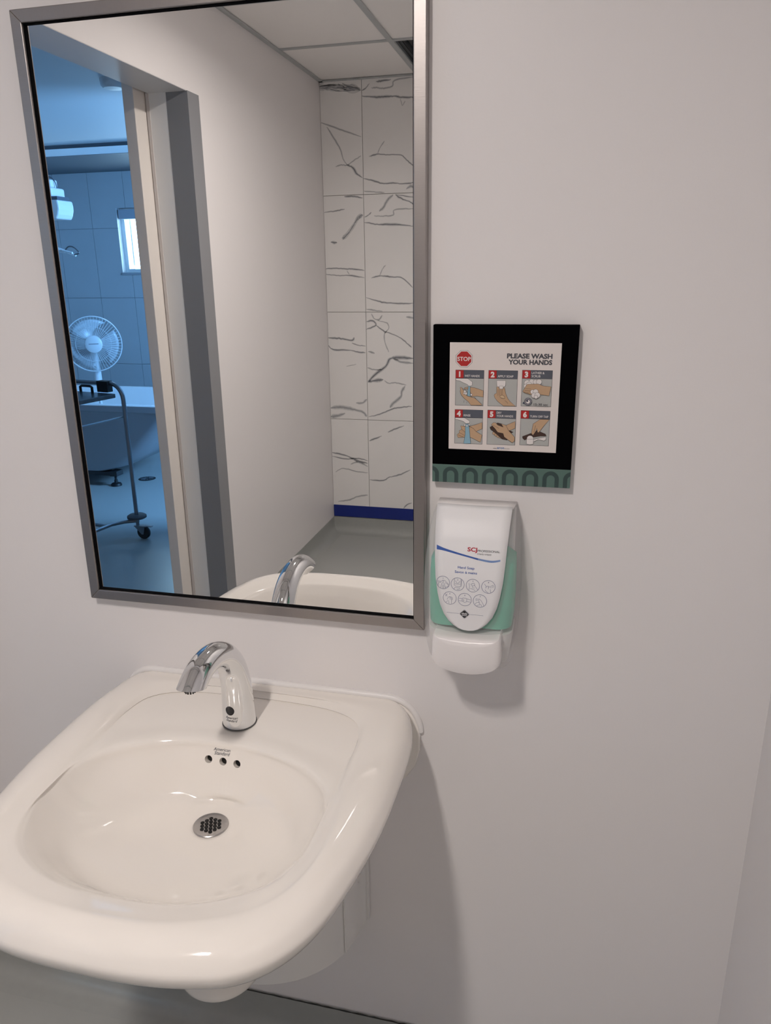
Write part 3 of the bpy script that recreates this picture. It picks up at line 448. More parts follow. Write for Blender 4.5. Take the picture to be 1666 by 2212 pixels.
def off(f, d):                               # offset the outline inwards by d
    n = len(f); out = []
    for i, (u, v) in enumerate(f):
        a = f[max(0, i - 1)]; b = f[min(n - 1, i + 1)]; tx, ty = b[0] - a[0], b[1] - a[1]; l = sqrt(tx * tx + ty * ty) or 1
        if i == 0: nx, ny = 0, -1
        elif i == n - 1: nx, ny = 0, 1
        else: nx, ny = ty / l, -tx / l
        # inward = toward the centre
        if nx * (0 - u) + ny * (0.28 - v) < 0: nx, ny = -nx, -ny
        out.append((max(0.0, u + nx * d) if 0 < i < n - 1 else 0.0, v + ny * d))
    return out
BOWL = [(0, .481), (.089, .471), (.157, .435), (.190, .385), (.2045, .325), (.190, .255), (.148, .205), (.08, .172), (0, .1615)]
STEP = [(0, .495), (.093, .485), (.166, .447), (.2015, .392), (.2085, .32), (.204, .20), (.2005, .12), (.182, .072), (.12, .046), (0, .0395)]
CRI = [(0, .514), (.101, .503), (.180, .463), (.215, .400), (.2195, .32), (.2125, .20), (.209, .115), (.192, .060), (.125, .035), (0, .029)]
L = []
L.append((polar([(0.0270 * sin(pi * k / 12), DV + 0.0270 * cos(pi * k / 12)) for k in range(13)], 0.7205), 0))
L.append((ell(DV, 0.034, 0.034, 0.7225), 1))
L.append((ell(DV + 0.006, 0.062, 0.058, 0.7270), 1))
L.append((polar([(0, .365), (.06, .352), (.112, .315), (.128, .27), (.11, .222), (.06, .198), (0, .192)], 0.7360), 1))
L.append((polar([(0, .425), (.075, .412), (.135, .375), (.160, .32), (.155, .27), (.13, .225), (.075, .19), (0, .1815)], 0.7535), 1))
L.append((polar([(0, .447), (.081, .437), (.144, .402), (.176, .355), (.184, .31), (.168, .25), (.125, .206), (.07, .181), (0, .1725)], 0.7780), 1))
L.append((polar([(0, .466), (.086, .456), (.152, .421), (.186, .374), (.197, .32), (.184, .252), (.143, .205), (.078, .174), (0, .165)], 0.8010), 1))
L.append((polar(BOWL, 0.8150), 1))
def raise_back(lp, zb, zf):                  # height changes from the deck at the back to the bowl's lip in front
    return [(u, v, zf + (zb - zf) * min(1, max(0, (0.30 - v) / 0.08))) for u, v, z in lp]
mid = [tuple((a[i] * 0.72 + b[i] * 0.28) for i in range(2)) + (0,) for a, b in zip(polar(BOWL, 0), polar(STEP, 0))]
L.append((raise_back(mid, 0.8200, 0.8185), 1))
L.append((raise_back(polar(off(STEP, 0.006), 0), 0.8207, 0.8215), 1))
L.append((raise_back(polar(STEP, 0), 0.8225, 0.8235), 1))
L.append((polar(CRI, 0.8285), 1))
L.append((polar(off(OUT, 0.050), 0.8310), 1) if False else (polar([(u * 0.5 + a * 0.5, v * 0.5 + b * 0.5) for (u, v), (a, b) in zip(spline(CRI, 8)[0:73:4], spline(off(OUT, 0.03), 8)[0:129:7])], 0.8315), 1))
L.append((polar(off(OUT, 0.030), 0.8300), 1))
L.append((polar(off(OUT, 0.013), 0.8225), 1))
L.append((polar(off(OUT, 0.004), 0.8110), 1))
L.append((polar(off(OUT, 0.0005), 0.8010), 1))
L.append((polar(off(OUT, 0.006), 0.7850), 1))
L.append((polar(off(OUT, 0.018), 0.7710), 1))
L.append((polar(off(OUT, 0.042), 0.7580), 1))
L.append((polar([(0, .455), (.09, .44), (.16, .39), (.19, .31), (.20, .2), (.20, .1), (.19, .03), (.1, .004), (0, .004)], 0.735), 1))
L.append((polar([(0, .385), (.07, .375), (.125, .33), (.15, .27), (.16, .2), (.16, .1), (.15, .04), (.08, .02), (0, .02)], 0.68), 1))
L.append((ell(0.25, 0.085, 0.085, 0.655), 1))
L.append((ell(0.25, 0.073, 0.073, 0.62), 1))
L.append((ell(0.25, 0.071, 0.071, 0.52), 1))
L.append((ell(0.25, 0.068, 0.068, 0.465), 1))
L.append((ell(0.25, 0.058, 0.058, 0.448), 1))
L.append((ell(0.25, 0.030, 0.030, 0.441), 1))
loops = [l for l, _ in L]
k0 = next(i for i, l in enumerate(loops) if abs(l[0][2] - 0.8300) < 1e-6)      # the rim runs level up to the wall at the back
for q, zq, vq in ((k0, 0.8305, 0.016), (k0 + 1, 0.8300, 0.007), (k0 + 2, 0.8285, 0.0025), (k0 + 3, 0.8240, 0.0015), (k0 + 4, 0.8100, 0.0012), (k0 + 5, 0.790, 0.0012), (k0 + 6, 0.770, 0.0012)):
    for j, (u, v, z) in enumerate(loops[q]):
        b = min(1, max(0, (0.075 - v) / 0.05)); b = b * b * (3 - 2 * b) * min(1, max(0, (0.275 - abs(u)) / 0.05))
        loops[q][j] = (u, v + (vq - v) * b, z + (zq - z) * b)
dense = []; SUB = 3
for i in range(len(loops) - 1):
    for s in range(SUB):
        t = s / SUB; row = []
        for j in range(NT):
            p0, p1, p2, p3 = (Vector(loops[max(0, min(len(loops) - 1, i + q))][j]) for q in (-1, 0, 1, 2))
            row.append(0.5 * ((2 * p1) + (p2 - p0) * t + (2 * p0 - 5 * p1 + 4 * p2 - p3) * t * t + (3 * p1 - p0 - 3 * p2 + p3) * t ** 3))
        dense.append(row)
dense.append([Vector(p) for p in loops[-1]])
dense = [[(SX + p.x, -max(p.y, 0.0005), p.z) for p in r] for r in dense]
mb = MB(); mb.loft(dense, china, True, True); basin = mb.build('basin', sk, smooth=60)
# overflow holes are cut through the bowl's back
HOLES = [(-0.5275, 0.7832), (-0.5030, 0.7822), (-0.4790, 0.7815)]
mb = MB()
for hx, hz in HOLES: mb.cyl((hx, -0.200, hz + 0.012), (hx, -0.135, hz - 0.010), 0.0062, 0.0062, china, 20)
cut = mb.build('cutter'); bo = basin.modifiers.new('cut', 'BOOLEAN'); bo.object = cut; bo.operation = 'DIFFERENCE'; bo.solver = 'EXACT'
dg = bpy.context.evaluated_depsgraph_get(); dg.update(); nm = bpy.data.meshes.new_from_object(basin.evaluated_get(dg)); basin.modifiers.clear(); basin.data = nm; bpy.data.objects.remove(cut)
for p in nm.polygons: p.use_smooth = True
nm.set_sharp_from_angle(angle=math.radians(50))
for hx, hz in HOLES: MB().cyl((hx, -0.1625, hz - 0.0005), (hx, -0.136, hz - 0.0095), 0.0060, 0.0060, hole, 16).build('overflow_shade_plug', sk)  # black plugs stand in for the shade inside the cut holes
bvh = BVHTree.FromPolygons([v.co[:] for v in nm.vertices], [p.vertices[:] for p in nm.polygons])
def on_bowl(mb, s, x, z, size, m, dr, width, shear=0.3, bold=0.0):
    vs, fs = text2d(s, size, bold, shear, 'CENTER', width); out = []
    for a, b in vs:
        h = bvh.ray_cast(Vector((x + a, -0.30, z + b)), Vector((0, 1, 0)))
        q = h[0] if h[0] else Vector((x + a, -0.17, z + b)); out.append((q.x, q.y - 0.0004, q.z + 0.0003))
    mb.add(out, fs, m)
ink = M('sink_print', (0.06, 0.07, 0.10), 0.4)
mb = MB(); on_bowl(mb, 'American', -0.5055, 0.7996, 0.0078, ink, 0, 0.0285); on_bowl(mb, 'Standard', -0.5050, 0.7935, 0.0078, ink, 0, 0.0265); mb.build('brand_lettering', sk, fix=False)
# strainer
mb = MB(); mb.lathe((SX, -DV, 0.7210), [(0.0268, -0.004), (0.0268, 0.0012), (0.0258, 0.0020), (0.0215, 0.0008), (0.0, 0.0006)], grille_m, 48, cap=False); st = mb.build('strainer', sk, smooth=40)
mb = MB(); hx_ = []
for r_, n_ in ((-2, 3), (-1, 4), (0, 5), (1, 4), (2, 3)):
    for c_ in range(n_):
        a, b = (c_ - (n_ - 1) / 2) * 0.0073, r_ * 0.0063; an = -0.12; hx_.append((SX + a * cos(an) - b * sin(an), -DV + a * sin(an) + b * cos(an)))
for a, b in hx_:
    mb.lathe((a, b, 0.7220), [(0.0031, 0.0003), (0.0025, 0.0001), (0.0, 0.00005)], hole, 14, cap=False)
mb.build('strainer_holes', st, fix=True)
# back flange and white caulk where the sink meets the wall
mb = MB(); pts = []
for sgn in (1, -1):
    arc = [(sgn * (0.222 + 0.056 * sin(pi / 2 * k / 8)), 0.776 + 0.060 * cos(pi / 2 * k / 8)) for k in range(9)]
    pts += ([(sgn * 0.225, 0.672), (sgn * 0.255, 0.690), (sgn * 0.271, 0.716), (sgn * 0.278, 0.748)] + arc[::-1]) if sgn > 0 else (arc + [(sgn * 0.278, 0.748), (sgn * 0.271, 0.716), (sgn * 0.255, 0.690), (sgn * 0.225, 0.672)])
mb.loft([[(SX + a, -0.0004, b - 0.009) for a, b in pts], [(SX + a, -0.006, b - 0.009) for a, b in pts], [(SX + a * 0.99, -0.0085, b - 0.011) for a, b in pts]], china); mb.build('back_flange', sk, smooth=35)
mb = MB(); rim = [(SX + a, -0.002, b - 0.0042) for a, b in pts[4:-4]]; mb.tube(rim, 0.0058, M('white_caulk', (0.80, 0.78, 0.77), 0.35), 12); mb.build('caulk_bead', sk, smooth=60)
# white knee guard under the sink
G = lambda z, k=1.0: [(SX + 0.178 * k * (-1) if False else x, y, z) for x, y in [(SX - 0.178, -0.0008), (SX - 0.178, -0.02)] + [(SX - 0.172 * cos(pi * j / 28), -0.03 - 0.162 * sin(pi * j / 28)) for j in range(29)] + [(SX + 0.178, -0.02), (SX + 0.178, -0.0008)]]
kg = MB().loft([G(0.352), G(0.354), G(0.71)], guard_pl, True, True).build('knee_guard', sk, smooth=30, bevel=0.0015); kg['label'] = 'white knee guard hiding the pipes'
for s in (-1, 1):
    a_ = sorted((SX + s * 0.176, SX + s * 0.1815)); bx('guard_flange', (a_[0], -0.012, 0.352), (a_[1], -0.0008, 0.70), guard_pl, sk, 0.001)
    mb = MB(); ang = 0.30; px, py = SX + s * 0.1725, -0.036
    mb.lathe((px, py, 0.470), [(0.0085, -0.003), (0.0085, 0.0018), (0.0060, 0.0030), (0.0, 0.0034)] if s > 0 else [(0.0085, 0.003), (0.0085, -0.0018), (0.0060, -0.0030), (0.0, -0.0034)], guard_pl, 20, 'x', cap=False); mb.build('screw_cap', sk, smooth=40)
    bx('guard_seam', (SX + s * 0.160 - 0.0012, -0.0945, 0.354), (SX + s * 0.160 + 0.0012, -0.0905, 0.70), guard_pl, sk)

# ---------------------------------------------------------------- faucet
fc = thing('faucet', 'chrome gooseneck sensor faucet standing on the back of the sink', 'faucet', (SX, -0.112, 0.8215))
FX = -0.498
cl_ = [(FX, -0.1115, 0.8213), (FX, -0.1115, 0.835), (FX, -0.1120, 0.865), (FX, -0.1140, 0.895), (FX, -0.1240, 0.9300), (FX, -0.1430, 0.9560), (FX, -0.1640, 0.9705), (FX, -0.1890, 0.9785), (FX, -0.2140, 0.9790), (FX, -0.2360, 0.9730), (FX, -0.2560, 0.9600), (FX, -0.2640, 0.9530)]
rr = [0.0272, 0.0268, 0.0256, 0.0242, 0.0226, 0.0213, 0.0204, 0.0199, 0.0197, 0.0198, 0.0202, 0.0204]
pts = [Vector(p) for p in cl_]; sp = spline(pts, 5); rs = [v.x for v in spline([(q, 0) for q in rr], 5)]
mb = MB(); mb.tube(sp, rs, chrome, 40); body = mb.build('spout', fc, smooth=50)
# slice the outlet obliquely
bm = bmesh.new(); bm.from_mesh(body.data); bmesh.ops.bisect_plane(bm, geom=[v for v in bm.verts if v.co.y < -0.235] + [e for e in bm.edges if all(v.co.y < -0.235 for v in e.verts)] + [f for f in bm.faces if all(v.co.y < -0.235 for v in f.verts)], plane_co=(FX, -0.2600, 0.9665), plane_no=(0, -0.30, -0.954), clear_outer=True); es = [e for e in bm.edges if e.is_boundary]; bmesh.ops.edgeloop_fill(bm, edges=es); bm.to_mesh(body.data); bm.free()
for p in body.data.polygons: p.use_smooth = True
body.data.set_sharp_from_angle(angle=math.radians(50))
MB().cyl((FX, -0.1115, 0.8208), (FX, -0.1115, 0.8222), 0.0282, 0.0282, M('faucet_gasket', (0.10, 0.10, 0.10), 0.5), 36).build('base_gasket', fc, smooth=40)
mb = MB(); mb.tube([(FX, -0.2530, 0.9720), (FX, -0.2555, 0.9625)], [0.0090, 0.0088], M('aerator_black', (0.015, 0.015, 0.015), 0.5), 20)
for k in range(12): a = 2 * pi * k / 12; mb.box((FX + 0.0072 * cos(a) - 0.0009, -0.2557 + 0.0066 * sin(a) - 0.0009, 0.9600), (FX + 0.0072 * cos(a) + 0.0009, -0.2557 + 0.0066 * sin(a) + 0.0009, 0.9635), MATS['aerator_black'])
mb.build('aerator', fc)['label'] = 'black aerator under the spout tip'
fb = BVHTree.FromPolygons([v.co[:] for v in body.data.vertices], [p.vertices[:] for p in body.data.polygons])
def on_stem(mb, vs, fs, m, o_, cx, cz):
    out = []
    for a, b in vs:
        h = fb.ray_cast(Vector((cx + a, -0.20, cz + b)), Vector((0, 1, 0))); q = h[0] or Vector((cx + a, -0.136, cz + b)); out.append((q.x, q.y - o_, q.z))
    mb.add(out, fs, m)
c2 = [(0, 0)] + [q for r in (0.004, 0.0078) for q in circle2d((0, 0), r, 24)]
cf = [(0, 1 + i, 1 + (i + 1) % 24) for i in range(24)] + [(1 + i, 25 + i, 25 + (i + 1) % 24, 1 + (i + 1) % 24) for i in range(24)]
mb = MB(); on_stem(mb, c2, cf, M('sensor_black', (0.006, 0.007, 0.012), 0.12), 0.0006, FX - 0.003, 0.8560); mb.build('sensor_window', fc, fix=False)['label'] = 'round black sensor window'
mb = MB(); ml = M('faucet_print', (0.12, 0.12, 0.13), 0.4)
for s, z, wd in (('American', 0.8415, 0.0215), ('Standard', 0.8365, 0.0200)):
    vs, fs = text2d(s, 0.0060, 0, 0.3, 'CENTER', wd); on_stem(mb, vs, fs, ml, 0.0005, FX - 0.001, z)
mb.build('brand_lettering', fc, fix=False)

# ---------------------------------------------------------------- the tub room behind the doorway (seen in the mirror)
tub_tile = M('grey_wall_tile', (0.43, 0.45, 0.47), 0.28, var=0.05, scale=4); tgrout = M('grey_grout', (0.30, 0.315, 0.33), 0.9)
WX0, WX1, WZ0, WZ1 = -4.06, -3.46, 1.556, 2.103
wfar = MB()
for lo, hi in (((-6.2, -5.6, -0.05), (WX0, -5.408, 2.62)), ((WX1, -5.6, -0.05), (0.0, -5.408, 2.62)), ((WX0, -5.6, -0.05), (WX1, -5.408, WZ0)), ((WX0, -5.6, WZ1), (WX1, -5.408, 2.62))): wfar.box(lo, hi, tgrout)
wfar = struct(wfar.build('wall_far'), 'grey tiled wall of the tub room seen through the doorway in the mirror')
xs = [-4.318 + 0.353 * k for k in range(-5, 10)]; zs_ = [0.0, 0.125, 0.730, 1.333, 1.937, 2.405]
for a, b in zip(xs, xs[1:]):
    for lo, hi in zip(zs_, zs_[1:]):
        mb = MB(); A, B, Lo, Hi = a + 0.0018, b - 0.0018, lo + 0.0018, hi - 0.0018; y = (-5.408, -5.400)
        if B <= WX0 or A >= WX1 or Hi <= WZ0 or Lo >= WZ1: mb.box((A, y[0], Lo), (B, y[1], Hi), tub_tile)
        else:
            if Lo < WZ0: mb.box((A, y[0], Lo), (B, y[1], WZ0), tub_tile)
            if Hi > WZ1: mb.box((A, y[0], WZ1), (B, y[1], Hi), tub_tile)
            l2, h2 = max(Lo, WZ0), min(Hi, WZ1)
            if A < WX0: mb.box((A, y[0], l2), (WX0, y[1], h2), tub_tile)
            if B > WX1: mb.box((WX1, y[0], l2), (B, y[1], h2), tub_tile)
        if mb.v: mb.build('tile', wfar)
struct(bx('wall_outer', (-6.2, -5.6, -0.05), (-6.05, 0.0, 2.62), paint_tub))
wside = MB().box((-0.20, -5.6, -0.05), (-0.05, -3.28, 1.42), paint_tub).box((-0.20, -5.6, 2.40), (-0.05, -3.28, 2.62), paint_tub).box((-0.20, -3.33, 1.42), (-0.05, -3.28, 2.40), paint_tub).box((-0.20, -5.6, 1.42), (-0.05, -3.92, 2.40), paint_tub).build('wall_side'); struct(wside)
struct(MB().box((-6.2, -5.6, 2.482), (XL - WT, 0.0, 2.60), paint_tub).box((XL - WT, -5.6, 2.482), (-0.05, -3.28, 2.60), paint_tub).build('ceiling'), 'plain white ceiling of the tub room')
frame_m = M('window_frame_white', (0.75, 0.76, 0.77), 0.4); pane_m = see_through('window_pane', (0.8, 0.85, 0.9), 0.08, 0.05)
w2 = structure('window_2', (-0.12, -3.62, 1.42), 'high side window of the tub room')
MB().box((-0.16, -3.92, 1.42), (-0.10, -3.89, 2.40), frame_m).box((-0.16, -3.36, 1.42), (-0.10, -3.33, 2.40), frame_m).box((-0.16, -3.89, 1.42), (-0.10, -3.36, 1.45), frame_m).box((-0.16, -3.89, 2.37), (-0.10, -3.36, 2.40), frame_m).build('window_frame', w2)
bx('pane', (-0.135, -3.89, 1.45), (-0.130, -3.36, 2.37), pane_m, w2)
w1 = structure('window_1', (-3.76, -5.5, WZ0), 'small bright window in the grey tiled wall, under a pulled-up blind')
MB().box((WX0, -5.56, WZ0), (WX0 + 0.035, -5.46, WZ1), frame_m).box((WX1 - 0.035, -5.56, WZ0), (WX1, -5.46, WZ1), frame_m).box((WX0 + 0.035, -5.56, WZ0), (WX1 - 0.035, -5.46, WZ0 + 0.03), frame_m).box((WX0 + 0.035, -5.56, WZ1 - 0.03), (WX1 - 0.035, -5.46, WZ1), frame_m).build('window_frame', w1)
bx('mullion', (WX0 + 0.06, -5.54, WZ0 + 0.06), (WX0 + 0.072, -5.50, WZ1 - 0.03), frame_m, w1); bx('pane', (WX0 + 0.035, -5.532, WZ0 + 0.03), (WX1 - 0.035, -5.528, WZ1 - 0.03), pane_m, w1)
bx('blind', (WX0 + 0.012, -5.455, WZ1 - 0.092), (WX1 - 0.012, -5.405, WZ1 - 0.012), M('blind_grey', (0.32, 0.36, 0.42), 0.6), w1, 0.003)['label'] = 'rolled-up grey blind'
bx('window_sill', (WX0 - 0.004, -5.52, WZ0 - 0.022), (WX1 + 0.004, -5.388, WZ0), M('sill_grey', (0.30, 0.32, 0.35), 0.5), w1, 0.002)
bk = struct(bx('trim_1', (-6.05, -5.4, 2.405), (-0.20, -4.5, 2.482), M('bulkhead_paint', (0.12, 0.135, 0.16), 0.6)), 'dropped bulkhead above the tub with a pale lower edge')
MB().loft([[(x, -4.5, 2.449), (x, -4.452, 2.449), (x, -4.452, 2.446), (x, -4.497, 2.407), (x, -4.5, 2.407)] for x in (-6.05, -0.20)], M('edge_strip_white', (0.90, 0.92, 0.93), 0.35)).build('edge_strip', bk)['label'] = 'pale edge strip'

# bathtub: boat-shaped skirt on a dark frame with adjustable feet
bt = thing('bathtub', 'white boat-shaped bathtub on a dark raised frame, seen in the mirror', 'bathtub', (-3.9, -4.15, 0))
tubm = M('tub_acrylic', (0.84, 0.86, 0.88), 0.25)
def rr_loop(xa, xb, ya, yb, z, r, n=8):
    pts = []
    for cx, cyy, a0 in ((xb - r, yb - r, 0), (xa + r, yb - r, pi / 2), (xa + r, ya + r, pi), (xb - r, ya + r, 3 * pi / 2)):
        for k in range(n + 1): a = a0 + pi / 2 * k / n; pts.append((cx + r * cos(a), cyy + r * sin(a), z))
    return pts
yF, yR = -3.72, -4.62
lv = [(-4.30, -3.60, -3.84, -4.50, 0.105, 0.10), (-4.55, -3.36, -3.80, -4.54, 0.118, 0.11), (-4.70, -3.22, -3.775, -4.565, 0.16, 0.12), (-4.80, -3.07, -3.755, -4.585, 0.25, 0.13), (-4.90, -2.87, -3.74, -4.60, 0.43, 0.14), (-4.97, -2.70, -3.725, -4.615, 0.585, 0.14), (-4.985, -2.67, yF, yR, 0.590, 0.14), (-4.985, -2.67, yF, yR, 0.632, 0.14), (-4.98, -2.675, yF - 0.005, yR + 0.005, 0.639, 0.135), (-4.94, -2.72, yF - 0.045, yR + 0.045, 0.639, 0.11), (-4.93, -2.73, yF - 0.05, yR + 0.05, 0.630, 0.11), (-4.80, -2.90, yF - 0.09, yR + 0.08, 0.40, 0.12), (-4.60, -3.20, yF - 0.14, yR + 0.13, 0.20, 0.12), (-4.50, -3.35, yF - 0.20, yR + 0.18, 0.165, 0.10)]
rl = [rr_loop(a, b, yb, ya, z, r) for a, b, ya, yb, z, r in lv]
MB().loft(rl[:8], M('tub_apron_grey', (0.36, 0.36, 0.385), 0.4), True, False).build('apron', bt, smooth=32)['label'] = 'grey outer skirt'
MB().loft(rl[7:], tubm, False, True).build('basin', bt, smooth=32)
fr = M('tub_frame_dark', (0.03, 0.032, 0.036), 0.5)
MB().box((-4.6, -3.87, 0.082), (-3.31, -3.81, 0.112), fr).box((-4.6, -4.48, 0.082), (-3.80, -4.42, 0.112), fr).box((-3.86, -4.48, 0.080), (-3.80, -3.80, 0.116), fr).box((-3.36, -3.885, 0.080), (-3.30, -3.80, 0.118), fr).build('base_frame', bt)['label'] = 'dark steel base frame'
for x, y in ((-3.335, -3.835), (-3.83, -4.45), (-4.5, -3.835), (-4.5, -4.45)):
    MB().lathe((x, y, 0.0), [(0.040, 0.0), (0.040, 0.012), (0.034, 0.020), (0.014, 0.026), (0.013, 0.045), (0.009, 0.048), (0.009, 0.085)], M('foot_rubber', (0.012, 0.012, 0.014), 0.5), 20).build('foot', bt, smooth=40)

# fan standing in the tub
fn = thing('pedestal_fan', 'round white pedestal fan with wire guard, above the bathtub in the mirror', 'fan', (-3.66, -4.23, 0.166))
fanw = M('fan_white', (0.56, 0.59, 0.62), 0.4)
fcen = Vector((-3.632, -4.2, 1.024)); fnr = (Vector((0, 1.08, 1.52)) - fcen); fnr.z = 0.18; fnr.normalize(); fa = Vector((0, 0, 1)).cross(fnr).normalized(); fbv = fnr.cross(fa)
FP = lambda u, v, d=0.0: fcen + fa * u + fbv * v + fnr * d
def ring(mb, r, t, d, m, n=56): mb.loft([[FP((r + t * cos(2 * pi * k / 6)) * cos(2 * pi * j / n), (r + t * cos(2 * pi * k / 6)) * sin(2 * pi * j / n), d + t * sin(2 * pi * k / 6)) for k in range(6)] for j in range(n + 1)], m, False, False)
mb = MB(); ring(mb, 0.208, 0.005, 0.0, fanw)
mb.build('guard_rim', fn, smooth=60)
mb = MB(); ring(mb, 0.13, 0.0016, 0.045, fanw)
for k in range(56):
    a = 2 * pi * k / 56; c_, s_ = cos(a), sin(a)
    mb.tube([FP(0.058 * c_, 0.058 * s_, 0.062), FP(0.13 * c_, 0.13 * s_, 0.045), FP(0.19 * c_, 0.19 * s_, 0.018), FP(0.208 * c_, 0.208 * s_, 0.0)], 0.0013, fanw, 3, False)
    mb.tube([FP(0.05 * c_, 0.05 * s_, -0.075), FP(0.16 * c_, 0.16 * s_, -0.055), FP(0.208 * c_, 0.208 * s_, 0.0)], 0.0013, fanw, 3, False)
mb.build('wire_guard', fn)
mb = MB(); mb.loft([[FP(r * cos(2 * pi * j / 32), r * sin(2 * pi * j / 32), d) for j in range(32)] for r, d in ((0.064, 0.055), (0.064, 0.064), (0.056, 0.069), (0.02, 0.071))], fanw); hub = mb.build('hub_cap', fn, smooth=40)
mb = MB(); mb.add([FP(-0.036, 0.0, 0.0715), FP(0.036, 0.0, 0.0715), FP(0.036, 0.006, 0.0715), FP(-0.036, 0.006, 0.0715)], [(0, 1, 2, 3)], M('fan_mark', (0.20, 0.21, 0.24), 0.5)); mb.build('badge', hub, fix=False)
for k in range(3):
    a0 = 2 * pi * k / 3 + 0.5; vs = []; fs = []
    for i in range(7):
        for j in range(9):
            r = 0.045 + (0.186 - 0.045) * i / 6; an = a0 + (j / 8) * (0.9 + 0.75 * i / 6); vs.append(FP(r * cos(an), r * sin(an), 0.018 - 0.040 * j / 8))
    for i in range(6):
        for j in range(8): q = i * 9 + j; fs.append((q, q + 1, q + 10, q + 9))
    mb = MB(); mb.add(vs, fs, M('fan_blade', (0.42, 0.45, 0.48), 0.3)); o = mb.build('blade', fn, smooth=60); s_ = o.modifiers.new('t', 'SOLIDIFY'); s_.thickness = 0.003
mb = MB(); mb.loft([[FP(r * cos(2 * pi * j / 24), r * sin(2 * pi * j / 24), d) for j in range(24)] for r, d in ((0.045, -0.03), (0.062, -0.05), (0.062, -0.13), (0.04, -0.15))], fanw); mb.build('motor', fn, smooth=40)
pb = FP(0, 0, -0.10); MB().tube([(pb.x, pb.y, 0.185), (pb.x, pb.y, 0.72), (pb.x, pb.y, 0.73), (pb.x, pb.y, 0.86), (pb.x, pb.y, pb.z)], [0.012, 0.012, 0.032, 0.030, 0.026], fanw, 16).build('pole', fn, smooth=40)
MB().lathe((pb.x, pb.y, 0.166), [(0.15, 0.0), (0.15, 0.012), (0.13, 0.024), (0.03, 0.035)], fanw, 32).build('base', fn, smooth=40)

# ceiling lift unit and its spreader bar
lf = thing('ceiling_lift', 'white ceiling patient lift motor hanging by the mirror\'s left edge', 'lift', (-3.95, -4.2, 2.482))
lw_ = M('lift_white', (0.78, 0.80, 0.82), 0.35); ld_ = M('lift_grey', (0.10, 0.11, 0.13), 0.5)
bx('trolley', (-4.06, -4.24, 2.15), (-3.795, -4.16, 2.205), lw_, lf, 0.010); bx('hanger', (-4.02, -4.215, 2.19), (-3.97, -4.185, 2.482), lw_, lf)
bx('upper_case', (-4.12, -4.28, 2.083), (-3.769, -4.12, 2.148), lw_, lf, 0.014); bx('dark_band', (-4.14, -4.27, 2.058), (-3.735, -4.13, 2.086), ld_, lf)
out = [(-4.20, 1.935), (-3.745, 1.930), (-3.728, 1.960), (-3.717, 1.995), (-3.716, 2.025), (-3.722, 2.060), (-4.20, 2.066)]
MB().loft([[(x, -4.29, z) for x, z in out], [(x, -4.11, z) for x, z in out]], lw_).build('motor_case', lf, bevel=0.010)
MB().tube(spline([(-3.86, -4.2, 2.225), (-3.815, -4.2, 2.222), (-3.785, -4.2, 2.19), (-3.775, -4.2, 2.145)], 5), 0.004, ld_, 6).build('cable', lf)
bx('strap', (-3.870, -4.212, 1.73), (-3.864, -4.188, 1.938), ld_, lf)
mb = MB(); mb.tube([(-4.10, -4.2, 1.735), (-3.86, -4.2, 1.728), (-3.78, -4.2, 1.706)], [0.018, 0.019, 0.014], lw_, 12); mb.tube([(-3.79, -4.19, 1.712), (-3.705, -4.185, 1.694)], [0.010, 0.008], lw_, 10); mb.tube([(-3.79, -4.215, 1.706), (-3.702, -4.22, 1.676)], [0.011, 0.009], lw_, 10); mb.build('spreader_bar', lf, smooth=50)
MB().tube(spline([(-3.775, -4.2, 1.712), (-3.745, -4.2, 1.738), (-3.705, -4.2, 1.736), (-3.668, -4.2, 1.708), (-3.664, -4.2, 1.690), (-3.70, -4.2, 1.682)], 6), 0.005, M('hook_steel', (0.25, 0.26, 0.28), 0.25, 1.0), 8).build('hook', lf, smooth=60)
MB().lathe((-4.085, -4.47, 2.482), [(0.0, -0.016), (0.03, -0.014), (0.042, -0.004), (0.042, 0.0)], lw_, 24, cap=False).build('sprinkler_cover', None, smooth=40)
o = bpy.data.objects['sprinkler_cover']; o['label'] = 'small white round cover on the tub room ceiling by the mirror edge'; o['category'] = 'ceiling fitting'

sm = MB().lathe((-2.376, -2.815, 2.482), [(0.0, -0.045), (0.05, -0.043), (0.062, -0.03), (0.066, -0.006), (0.066, 0.0)], lw_, 28, cap=False).build('smoke_detector', None, smooth=40)
sm['label'] = 'round white detector on the tub room ceiling, half hidden by the door head'; sm['category'] = 'detector'
# floor drain
dr = thing('floor_drain', 'round slotted floor drain in front of the bathtub, seen in the mirror', 'drain', (-3.21, -4.062, 0))
MB().lathe((-3.21, -4.062, 0.0), [(0.066, 0.0), (0.066, 0.002), (0.060, 0.003), (0.0, 0.003)], M('drain_dark', (0.045, 0.05, 0.055), 0.35, 0.7), 32, cap=False).build('grate', dr, smooth=40)
mb = MB()
for k in range(12): a = 2 * pi * k / 12; mb.tube([(-3.21 + 0.018 * cos(a), -4.062 + 0.018 * sin(a), 0.0032), (-3.21 + 0.052 * cos(a), -4.062 + 0.052 * sin(a), 0.0032)], 0.0035, M('drain_rib', (0.25, 0.27, 0.30), 0.4, 0.8), 5)
mb.build('grate_ribs', dr)

